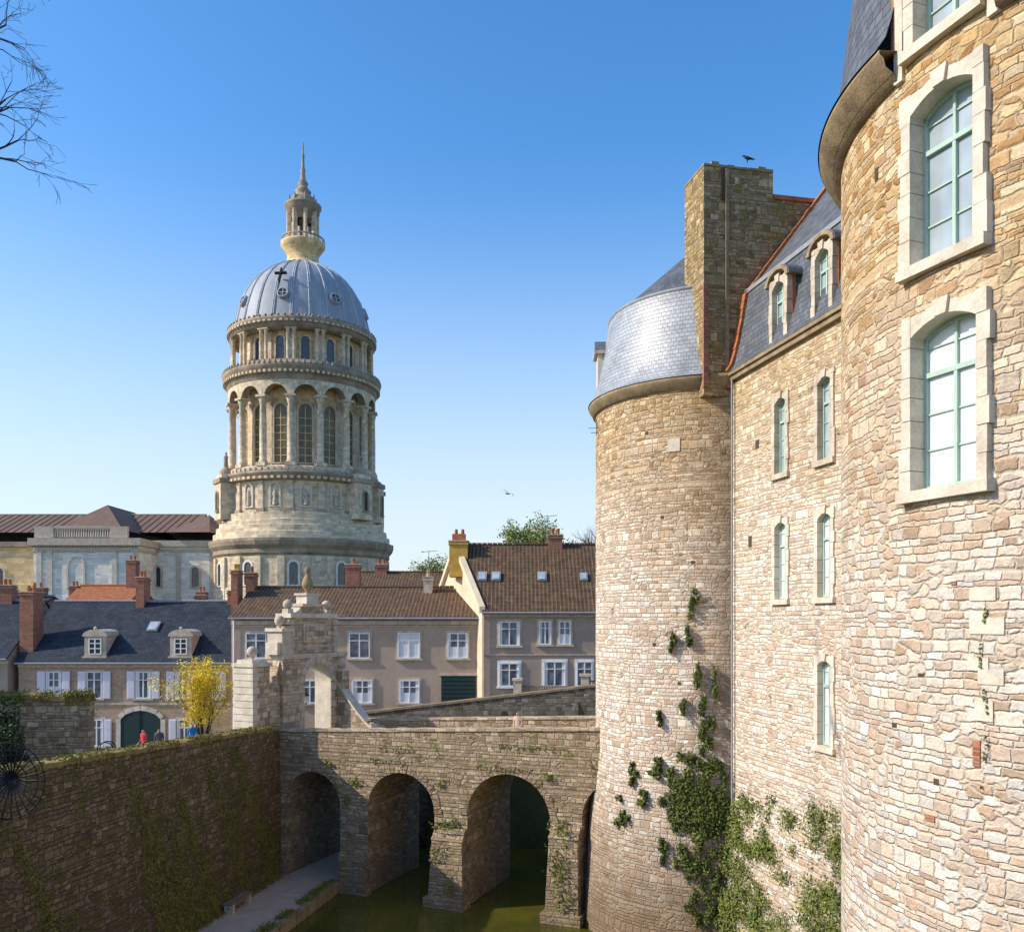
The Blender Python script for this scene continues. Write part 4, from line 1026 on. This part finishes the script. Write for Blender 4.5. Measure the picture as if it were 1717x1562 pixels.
def skyl(mb,x,y,ze,sl,w,h):
    z=ze+y*sl+.22; dy=h/math.hypot(1,sl); dz=dy*sl
    mb.hexa([(x-w/2,y,z),(x+w/2,y,z),(x+w/2,y+dy,z+dz),(x-w/2,y+dy,z+dz),(x-w/2,y-.06,z+.12),(x+w/2,y-.06,z+.12),(x+w/2,y+dy-.06,z+dz+.12),(x-w/2,y+dy-.06,z+dz+.12)],'lime')
    mb.face([(x-w/2+.08,y-.045,z+.18),(x+w/2-.08,y-.045,z+.18),(x+w/2-.08,y+dy-.14,z+dz+.07),(x-w/2+.08,y+dy-.14,z+dz+.07)],'glassb')
skyl(mb,X1(233),2.2,Z1(1107),.8,.75,1.0)
chimney(mb,X1(40)-.1,1.2,-2.5,Z1(992),.95,1.4,'brick',2)
chimney(mb,X1(190),5.0,0,3.2,.6,1.2,'brick',2); chimney(mb,X1(352),5.2,0,2.2,.6,.9,'brick',1,'trimg'); chimney(mb,X1(283),6.5,-.5,1.9,.8,.7,'brick',0)
mb.build('slate_roof_townhouse')
mb=MB(frame(-52,60.5,0,3)); gable(mb,17.4,11,-11,-2.5,1.3,'renderd','slate'); 
for k in range(4): hwin(mb,2+4*k,-5.6,1.1,1.8,'curt','shut')
chimney(mb,14.5,5.5,0,2.6,1.3,.8,'brick',3); mb.build('grey_townhouse')
k2=58/1500; X2=lambda u:(u-858.5)*k2+18.2; Z2=lambda v:(1040-v)*k2
mb=MB(frame(-18.2,58,0,0)); gable(mb,16.3,10,-9.5,Z2(1035),2.15,'render','tile')
for u in (430,603,768): hwin(mb,X2(u),Z2(1103),1.35,1.65,'curt')
hwin(mb,X2(686),Z2(1103),1.45,1.65,'blindw')
for u in (430,520,608,687): hwin(mb,X2(u),Z2(1178),1.3,1.5,'curt')
mb.box(X2(740),X2(798),-.05,0,Z2(1176),Z2(1132),'greend')
for k in range(6): mb.box(X2(740),X2(798),-.07,-.05,Z2(1176)+.27*k,Z2(1176)+.27*k+.03,'iron')
mb.box(X2(735),X2(803),-.09,0,Z2(1132),Z2(1128),'trimg')
mb.box(.0,16.3,-.05,-.0,Z2(1050),Z2(1048),'trimg')
mb.tube((16.2,-.12,Z2(1035)),(16.2,-.12,-6),.06,.06,6,'white'); mb.tube((.2,-.12,Z2(1035)),(.2,-.12,-8),.06,.06,6,'white')
chimney(mb,X2(372)-.1,3.5,0,3.4,.45,1.2,'brick',2,'ochre'); chimney(mb,X2(386),4.8,0,3.3,.6,.9,'brick',1,'brick')
chimney(mb,X2(563),6.5,1,4.0,1.0,.8,'brick',1,'brick'); chimney(mb,X2(708),4.2,1,3.0,.6,.6,'trimg',1,'trimg')
mb.build('taupe_townhouse')
k3=57/1500; X3=lambda u:(u-858.5)*k3+1.9; Z3=lambda v:(1040-v)*k3
mb=MB(frame(-1.9,57,0,0)); gable(mb,12.5,10.5,-8,Z3(1022),5.1,'renderd','tile',skew=-.37,side='cream')
hwin(mb,X3(854),Z3(1082),1.35,1.55,'curt'); hwin(mb,X3(914),Z3(1080),.8,1.5,'curt'); hwin(mb,X3(947),Z3(1080),.8,1.5,'curt')
hwin(mb,X3(854),Z3(1150),1.3,1.5,'curt',sur='white'); hwin(mb,X3(930),Z3(1150),1.4,1.6,'curt',sur='white'); hwin(mb,X3(980),Z3(1150),1.0,1.6,'curt',sur='white')
mb.box(.1,12,-.06,0,Z3(1098),Z3(1096),'trimg')
for u in (826,850): skyl(mb,X3(u)-.37*2.0,2.0,Z3(1022),.84,.6,.9)
skyl(mb,X3(930)-.37*2,2.0,Z3(1022),.84,.6,.9); skyl(mb,X3(1003)-.37*2,2.0,Z3(1022),.84,.5,.8)
S=lambda x,y:(x-.37*y,y)
for (ya,za,yb2,zb2) in ((-.2,Z3(1022)-.1,5.25,5.15),(5.25,5.15,10.6,Z3(1022))):
    a=S(-.25,ya);b=S(.12,ya);c2=S(.12,yb2);d=S(-.25,yb2)
    mb.hexa([(*a,za-.1),(*b,za-.1),(*c2,zb2-.1),(*d,zb2-.1),(*a,za+.32),(*b,za+.32),(*c2,zb2+.32),(*d,zb2+.32)],'cream')
chimney(mb,-1.75,4.7,3.0,5.4,1.25,1.5,'ochre',0); mb.box(-2.2,-1.3,4.3,5.1,5.47,5.95,'orange'); mb.lathe([(.13,5.95),(.1,6.3)],-1.95,4.7,8,'orange'); mb.lathe([(.13,5.95),(.1,6.3)],-1.5,4.7,8,'orange')
chimney(mb,X3(935)-1.0+1.1,5.2,4.2,5.9,.95,.8,'brick',2)
mb.tube((.1,-.12,Z3(1022)),(.1,-.12,-6),.06,.06,6,'trimg')
mb.build('brown_gabled_townhouse')
antenna(2.45,62.5,5,7.4); antenna(-6.6,71,2,5.6,'tv_antenna')
def bg(name,x,y,L,D,zb,ze,zr,wall,rf,ch=()):
    mb=MB(frame(x,y,0,0)); gable(mb,L,D,zb,ze,zr,wall,rf)
    for cx_,w,zt_,m_ in ch: chimney(mb,cx_,D/2,ze,zt_,w,.9,m_,2)
    for k in range(int(L/3)): hwin(mb,1.5+3*k,ze-2.6,1.1,1.7)
    mb.build(name)
bg('orange_roof_house',-40.5,80,5.8,8,-10,1.0,3.1,'brick','tilered',((4.9,.9,5.6,'brick'),(-.5,.8,3.2,'brick')))
bg('brown_roof_house',-13.2,73,8.0,9,-9,2.0,4.0,'cream','tile',((1.9,1.0,4.8,'brick'),))
bg('low_slate_house',-50,76,9,8,-10,.5,2.0,'brick','slate',((7.6,1.4,2.9,'brick'),(5.2,.9,2.7,'brick'),(3.4,.9,2.9,'brick')))
bg('rear_townhouse',-31,78,9,8,-10,-.5,1.6,'renderd','slate',((2.6,.8,2.6,'brick'),(7.4,.8,2.6,'brick')))

# ------------------------------------------------------------------ left stone wall, hedge, yellow bush
mb=MB(frame(-28.5,38.4,0,9))
arch_wall(mb,0,9.8,-9,lambda x:-3.5+.1*math.sin(x*1.2),[],0,.6,'bridge')
arch_wall(mb,0,9.8,lambda x:-3.5+.1*math.sin(x*1.2),lambda x:-3.3+.1*math.sin(x*1.2),[],-.08,.68,'copingm')
mb.box(4.2,5.6,-.3,.9,-9,-2.3,'bridge'); mb.build('garden_wall')
P=[]
Tw=frame(-28.5,38.4,0,9)
for _ in range(12000):
    x=random.uniform(2,9.9); 
    if math.sin(x*2.2)+math.sin(x*5)+random.gauss(0,.6)<-.5: continue
    z=-3.25 if not 4.2<x<5.6 else -2.25
    P.append(tuple(Tw@Vector((x,random.uniform(-.2,.75),z+random.gauss(0,.1)-abs(random.gauss(0,.18))))))
leaves('moss_on_garden_wall',P,(0,0,1),.06,'leafmoss')
def blob(cx,cy,cz,rx,ry,rz,n,k=7):
    cs=[(random.gauss(0,.5),random.gauss(0,.5),random.gauss(0,.45),random.uniform(.3,.55)) for _ in range(k*3)]
    P=[]
    for _ in range(n):
        a=random.choice(cs); v=Vector((random.gauss(0,1),random.gauss(0,1),random.gauss(0,1))).normalized()*a[3]*random.uniform(.6,1.05)
        P.append((cx+rx*(a[0]+v.x),cy+ry*(a[1]+v.y),cz+rz*(a[2]+v.z)))
    return P
def tree_branches(mb,p,d,r,L,depth,spread=.6,up=.15,mat='bark',seg=3,droop=0):
    p=Vector(p);d=Vector(d).normalized()
    ends=[]
    for k in range(seg):
        nd=(d+Vector((random.gauss(0,.13),random.gauss(0,.13),random.gauss(0,.13)+up*.2-droop*.1))).normalized()
        q=p+nd*L/seg; r2=r*(1-.18*(1 if depth else 2)*1.0)
        mb.tube(p,q,r,max(r2,.004),6 if r>.04 else 4,mat); p=q;d=nd;r=max(r2,.004)
        if depth>0 and (k>0 or seg==1):
            for _ in range(2 if random.random()<.6 else 1):
                a=Vector((random.gauss(0,1),random.gauss(0,1),random.gauss(0,1))).normalized()
                nd2=(d+a*spread).normalized(); nd2.z+=up-droop; 
                ends+=tree_branches(mb,p,nd2,r*.62,L*random.uniform(.55,.78),depth-1,spread,up,mat,seg,droop)
    ends.append(p)
    return ends
t=empty('forsythia_tree')
mb=MB(); gx,gy=-18.5,53.5; gz=float(zst(gx,gy)); E=[]
for k in range(9):
    E+=tree_branches(mb,(gx+random.gauss(0,.08),gy+random.gauss(0,.08),gz),(random.gauss(0,.33),random.gauss(0,.33),1),.055,2.3,2,.6,.3)
mb.build('trunk_and_branches',t)
P=[]
for q in E:
    if q.z<gz+1: continue
    for _ in range(70): P.append((q.x+random.gauss(0,.2),q.y+random.gauss(0,.2),q.z+random.gauss(0,.2)))
P+=blob(gx,gy,-5.3,1.45,1.4,1.15,3200,7)
leaves('blossom',P,(0,0,.4),.055,'leafyel',t,1.0)
hd=empty('hedge_shrub'); mb=MB(); 
for k in range(5): tree_branches(mb,(-21.2+random.gauss(0,.3),36.6,-7.2),(random.gauss(0,.2),random.gauss(0,.2),1),.06,1.8,2)
mb.build('stems',hd)
leaves('foliage',blob(-20.9,36.8,-5.0,1.25,1.0,1.3,9000)+blob(-22.6,36.8,-5.5,1.1,1,1.4,6500),(0,-.3,.5),.07,'leafdark',hd,1.0)
def crown(name,x,y,z0,zc,rx,rz,n,mat='leafspring',size=.16,limbs=9):
    t=empty(name); mb=MB(); mb.tube((x,y,z0),(x,y,zc-rz*.6),.4,.3,8,'bark'); P=[]
    for k in range(limbs):
        a=random.uniform(0,6.28); el=random.uniform(.2,1.4)
        tip=Vector((x+rx*.8*math.cos(a)*math.cos(el)*1.1,y+rx*.8*math.sin(a)*math.cos(el),zc+rz*.75*math.sin(el)))
        b=Vector((x,y,zc-rz*.7)); d=tip-b
        e=tree_branches(mb,b,d,.16,d.length*.55,3,.7,.12)
        for q in e:
            for _ in range(max(1,n//(limbs*len(e)))): P.append((q.x+random.gauss(0,.3),q.y+random.gauss(0,.3),q.z+random.gauss(0,.25)))
    mb.build('trunk_and_branches',t)
    if n: leaves('foliage',P,(0,0,.3),size,mat,t,1.0)
crown('leafy_tree',1.4,92,-6,6.6,4.6,3.2,6500,size=.13,limbs=14)
crown('leafy_tree',-7.2,88,-6,3.8,2.0,2.4,2200,size=.12)
crown('bare_tree',8.5,90,-6,7.0,2.6,3.0,0)
t=empty('bare_tree'); mb=MB()
tx,ty=-18.6,21.0; z0=float(zst(tx,ty))
mb.tube((tx,ty,z0),(tx+.2,ty,0),.42,.34,10,'bark'); mb.tube((tx+.2,ty,0),(tx+.5,ty,6),.34,.25,10,'bark'); mb.tube((tx+.5,ty,6),(tx+.3,ty,12),.25,.14,8,'bark')
tg=[((tx+.35,ty,6.5),(-12.4,20.5,11.3)),((tx+.4,ty,8.5),(-12.3,20,12.9)),((tx+.4,ty,10),(-12.0,20,14.6)),((tx+.3,ty,7),(-20,19,16)),((tx+.3,ty,9),(-22,23,15)),((tx+.3,ty,11),(-18,24,18)),((tx+.35,ty,5.5),(-12.5,20.8,10.8)),((tx+.35,ty,7.5),(-12.3,19.6,12.1))]
for a,b in tg:
    a=Vector(a);b=Vector(b); m=a.lerp(b,.5)+Vector((0,0,.5)); mb.tube(a,m,.11,.075,6,'bark'); mb.tube(m,b,.075,.045,6,'bark')
    for s_ in range(2):
        d=(b-m).normalized()+Vector((.3,random.gauss(0,.25),random.gauss(-.15,.3)))
        tree_branches(mb,b,d,.040,1.05,3,.75,.0,droop=.1)
    tree_branches(mb,m,(b-a)+Vector((0,0,2)),.04,1.5,3,.8,.05)
mb.build('trunk_and_branches',t)

# ------------------------------------------------------------------ small street furniture
mb=MB(); cx_,cy_,cz_=-13.9,24.9,-4.4
mb.tube((cx_-.9,cy_+.3,-4.9),(cx_,cy_,cz_),.06,.05,8,'iron')
for k in range(26):
    a=2*math.pi*k/26
    p=Vector((cx_,cy_,cz_)); prev=p; 
    for j in range(1,7):
        t_=j/6; q=p+Vector((math.cos(a)*1.15*t_, -.5*math.sin(t_*1.6)*.6, math.sin(a)*1.15*t_)); mb.tube(prev,q,.026,.022 if j<6 else .008,5,'iron'); prev=q
for rr in (.5,.85,1.05):
    t_=rr/1.15; prev=None
    for k in range(33):
        a=2*math.pi*k/32; q=Vector((cx_+math.cos(a)*1.15*t_,cy_-.5*math.sin(t_*1.6)*.6,cz_+math.sin(a)*1.15*t_))
        if prev is not None: mb.tube(prev,q,.02,.02,4,'iron')
        prev=q
mb.build('iron_spike_fan')
mb=MB(frame(-21.5,44.8,float(zst(-21.5,44.8)),0)); 
mb.lathe([(.26,0),(.3,.1),(.32,.85),(.34,.88),(.3,.95),(.1,1.0),(.01,1.0)],0,0,14,'iron'); mb.build('litter_bin')
mb=MB(frame(-21.6,47.5,float(zst(-21.6,47.5)),10))
for o in (0,.5):
    for s_ in (-.4,.4): mb.tube((s_,o,0),(s_,o,1.0),.03,.03,6,'iron')
    pv=None
    for k in range(9):
        a=math.pi*k/8; q=(.4*math.cos(a),o,1.0+.35*math.sin(a))
        if pv: mb.tube(pv,q,.03,.03,6,'iron')
        pv=q
    mb.tube((-.4,o,.6),(.4,o,.6),.02,.02,5,'iron')
mb.build('bicycle_rack')
mb=MB(frame(-20.6,50,float(zst(-20.6,50)),0))
for k in range(9): mb.tube((.55*k,0,0),(.55*k,0,1.0),.025,.025,6,'greend')
for z in (.35,.7,1.0): mb.tube((0,0,z),(4.4,0,z),.025,.025,6,'greend')
mb.build('green_railing')

# ------------------------------------------------------------------ people and birds
def skinmesh(name,verts,edges,radii,T,matfn,mats,sub=1):
    me=bpy.data.meshes.new(name+'_c'); me.from_pydata(verts,edges,[]); ob=bpy.data.objects.new(name+'_c',me); COL.objects.link(ob)
    sk=ob.modifiers.new('s','SKIN'); sk.use_smooth_shade=True
    lay=me.skin_vertices[0].data
    for i,r in enumerate(radii): lay[i].radius=r if isinstance(r,tuple) else (r,r); lay[i].use_root=(i==0)
    ss=ob.modifiers.new('u','SUBSURF'); ss.levels=sub; ss.render_levels=sub
    dg=bpy.context.evaluated_depsgraph_get(); m2=bpy.data.meshes.new_from_object(ob.evaluated_get(dg)); bpy.data.objects.remove(ob)
    m2.name=name; m2.materials.clear()
    for m_ in mats: m2.materials.append(m_)
    for p in m2.polygons: p.material_index=matfn(p.center); p.use_smooth=True
    m2.transform(T); o=bpy.data.objects.new(name,m2); COL.objects.link(o); return o
skin=plain('skin',(.50,.30,.21),.6,.08,9,.02); 
def person(x,y,z,az,shirt,hairc,trous,lean=0,bend=.35):
    V=[(0,0,.95),(0,0,1.15),(0,-.02,1.38),(0,-.01,1.5),(0,-.02,1.58),(0,-.02,1.66),
       (.18,-.01,1.41),(.23,.02,1.14),(.16,-.16,.98),(.15,-.22,.93),(-.18,-.01,1.41),(-.23,.02,1.14),(-.16,-.16,.98),(-.15,-.22,.93),
       (.09,0,.88),(.1,-.02,.5),(.1,.02,.1),(.11,-.14,.05),(-.09,0,.88),(-.1,.02,.5),(-.11,.05,.1),(-.12,-.1,.05),(0,-.125,1.615)]
    E=[(0,1),(1,2),(2,3),(3,4),(4,5),(2,6),(6,7),(7,8),(8,9),(2,10),(10,11),(11,12),(12,13),(0,14),(14,15),(15,16),(16,17),(0,18),(18,19),(19,20),(20,21),(4,22)]
    Rr=[(.15,.12),(.14,.105),(.15,.11),.055,(.078,.095),(.075,.09),.065,.046,.032,(.04,.02),.065,.046,.032,(.04,.02),.088,.058,.042,.04,.088,.058,.042,.04,.015]
    for hi,sx_ in ((9,1),(13,-1)):
        hx,hy,hz=V[hi]
        for f in range(4):
            i0=len(V); ox=(f-1.5)*.02; l=(.03,.036,.034,.026)[f]
            V+= [(hx+ox,hy-.045,hz-.01),(hx+ox*1.1,hy-.045-l,hz-.03)]; E+=[(hi,i0),(i0,i0+1)]; Rr+=[.009,.007]
        i0=len(V); V+=[(hx-sx_*.045,hy-.01,hz+.0),(hx-sx_*.055,hy-.05,hz-.005)]; E+=[(hi,i0),(i0,i0+1)]; Rr+=[.011,.009]
    hc=plain('hair',hairc,.7,.2,9,.1); sh=plain('shirt',shirt,.85,.12,6,.1); tr=plain('trousers',trous,.9,.12,6,.1); shoe=M['iron']
    def mf(c_):
        if c_.z>1.66 or (c_.z>1.55 and c_.y>.02): return 1
        if c_.z>1.49: return 0
        if c_.z<.09: return 4
        if c_.y<-.17 and c_.z>.8: return 0
        if c_.z<.93 and abs(c_.x)<.2 and c_.y>-.17: return 3
        return 2
    return skinmesh('person',V,E,Rr,frame(x,y,z,az),mf,[skin,hc,sh,tr,shoe])
person(-17.0,47.6,-7.15,20,(.03,.20,.55),(.10,.06,.03),(.05,.06,.1))
person(-19.6,47.6,-7.45,-30,(.55,.05,.07),(.22,.13,.06),(.04,.04,.05))
person(-18.9,47.9,-7.45,15,(.12,.12,.14),(.05,.03,.02),(.08,.07,.06))
person(.28,42.2,-5.98,-25,(.60,.42,.32),(.25,.13,.06),(.1,.1,.14))
gm=plain('gull_feathers',(.55,.55,.57),.8,.2,9,.05); gd=plain('crow_feathers',(.015,.015,.02),.5,.2,9,.05)
V=[(0,0,0),(.14,0,.01),(.24,0,.03),(.31,0,.02),(-.18,0,0),(-.3,0,0),(.02,.18,.1),(-.02,.42,.14),(-.12,.68,.04),(.02,-.18,.1),(-.02,-.42,.14),(-.12,-.68,.04)]
E=[(0,1),(1,2),(2,3),(0,4),(4,5),(0,6),(6,7),(7,8),(0,9),(9,10),(10,11)]
Rr=[.08,.06,.04,.008,.05,(.07,.01),(.09,.015),(.07,.012),(.015,.006),(.09,.015),(.07,.012),(.015,.006)]
skinmesh('flying_gull',V,E,Rr,frame(-.3,62,8.8,50)@Matrix.Rotation(.45,4,'X'),lambda c_:0,[gm])
V=[(0,0,.2),(.1,0,.25),(.17,0,.33),(.25,0,.32),(-.12,0,.15),(-.3,0,.08),(.02,.04,.1),(.03,.04,0),(.02,-.04,.1),(.03,-.04,0)]
E=[(0,1),(1,2),(2,3),(0,4),(4,5),(0,6),(6,7),(0,8),(8,9)]
Rr=[.075,.065,.05,.01,.055,(.03,.012),.02,.012,.02,.012]
skinmesh('perched_crow',V,E,Rr,frame(9.0,34.15,17.47,160)@Matrix.Scale(.9,4),lambda c_:0,[gd])

# ------------------------------------------------------------------ light, sky, camera
sd=Vector((math.cos(R(SUN_AZ))*math.cos(R(SUN_EL)),math.sin(R(SUN_AZ))*math.cos(R(SUN_EL)),math.sin(R(SUN_EL))))
ld=bpy.data.lights.new('sun','SUN'); ld.energy=5.0; ld.angle=R(.5); ld.color=(1,.90,.75)
lo=bpy.data.objects.new('sun',ld); COL.objects.link(lo); lo.rotation_euler=sd.to_track_quat('Z','Y').to_euler()
w=bpy.data.worlds.new('World'); SC.world=w; w.use_nodes=True; nt=w.node_tree
bg_=nt.nodes['Background']; sk=nt.nodes.new('ShaderNodeTexSky'); sk.sky_type='NISHITA'; sk.sun_disc=False
sk.sun_elevation=R(SUN_EL); sk.sun_rotation=R(90-SUN_AZ)%(2*math.pi); sk.air_density=1.0; sk.dust_density=.8; sk.ozone_density=3.0
hs=nt.nodes.new('ShaderNodeHueSaturation'); hs.inputs['Saturation'].default_value=1.28; hs.inputs['Value'].default_value=1.7
nt.links.new(sk.outputs[0],hs.inputs['Color'])
# low-altitude haze: whitens the sky towards the horizon
tc=nt.nodes.new('ShaderNodeTexCoord'); sx_=nt.nodes.new('ShaderNodeSeparateXYZ'); nt.links.new(tc.outputs['Generated'],sx_.inputs[0])
mr=nt.nodes.new('ShaderNodeMapRange'); mr.interpolation_type='SMOOTHSTEP'; nt.links.new(sx_.outputs[2],mr.inputs[0])
mr.inputs[1].default_value=-.05; mr.inputs[2].default_value=.48; mr.inputs[3].default_value=.94; mr.inputs[4].default_value=0
mx=nt.nodes.new('ShaderNodeMix'); mx.data_type='RGBA'; nt.links.new(mr.outputs[0],mx.inputs[0]); nt.links.new(hs.outputs[0],mx.inputs[6]); mx.inputs[7].default_value=(5.4,5.9,6.3,1)
nt.links.new(mx.outputs[2],bg_.inputs[0]); bg_.inputs[1].default_value=.15
cam=bpy.data.cameras.new('camera'); cam.sensor_width=36; cam.lens=1500/1717*36; cam.shift_y=.151; cam.clip_end=8000; cam.clip_start=.1
co=bpy.data.objects.new('camera',cam); COL.objects.link(co); co.location=(0,0,0); co.rotation_euler=(R(90),0,0); SC.camera=co
SC.view_settings.view_transform='Standard'; SC.view_settings.look='None'; SC.view_settings.exposure=0
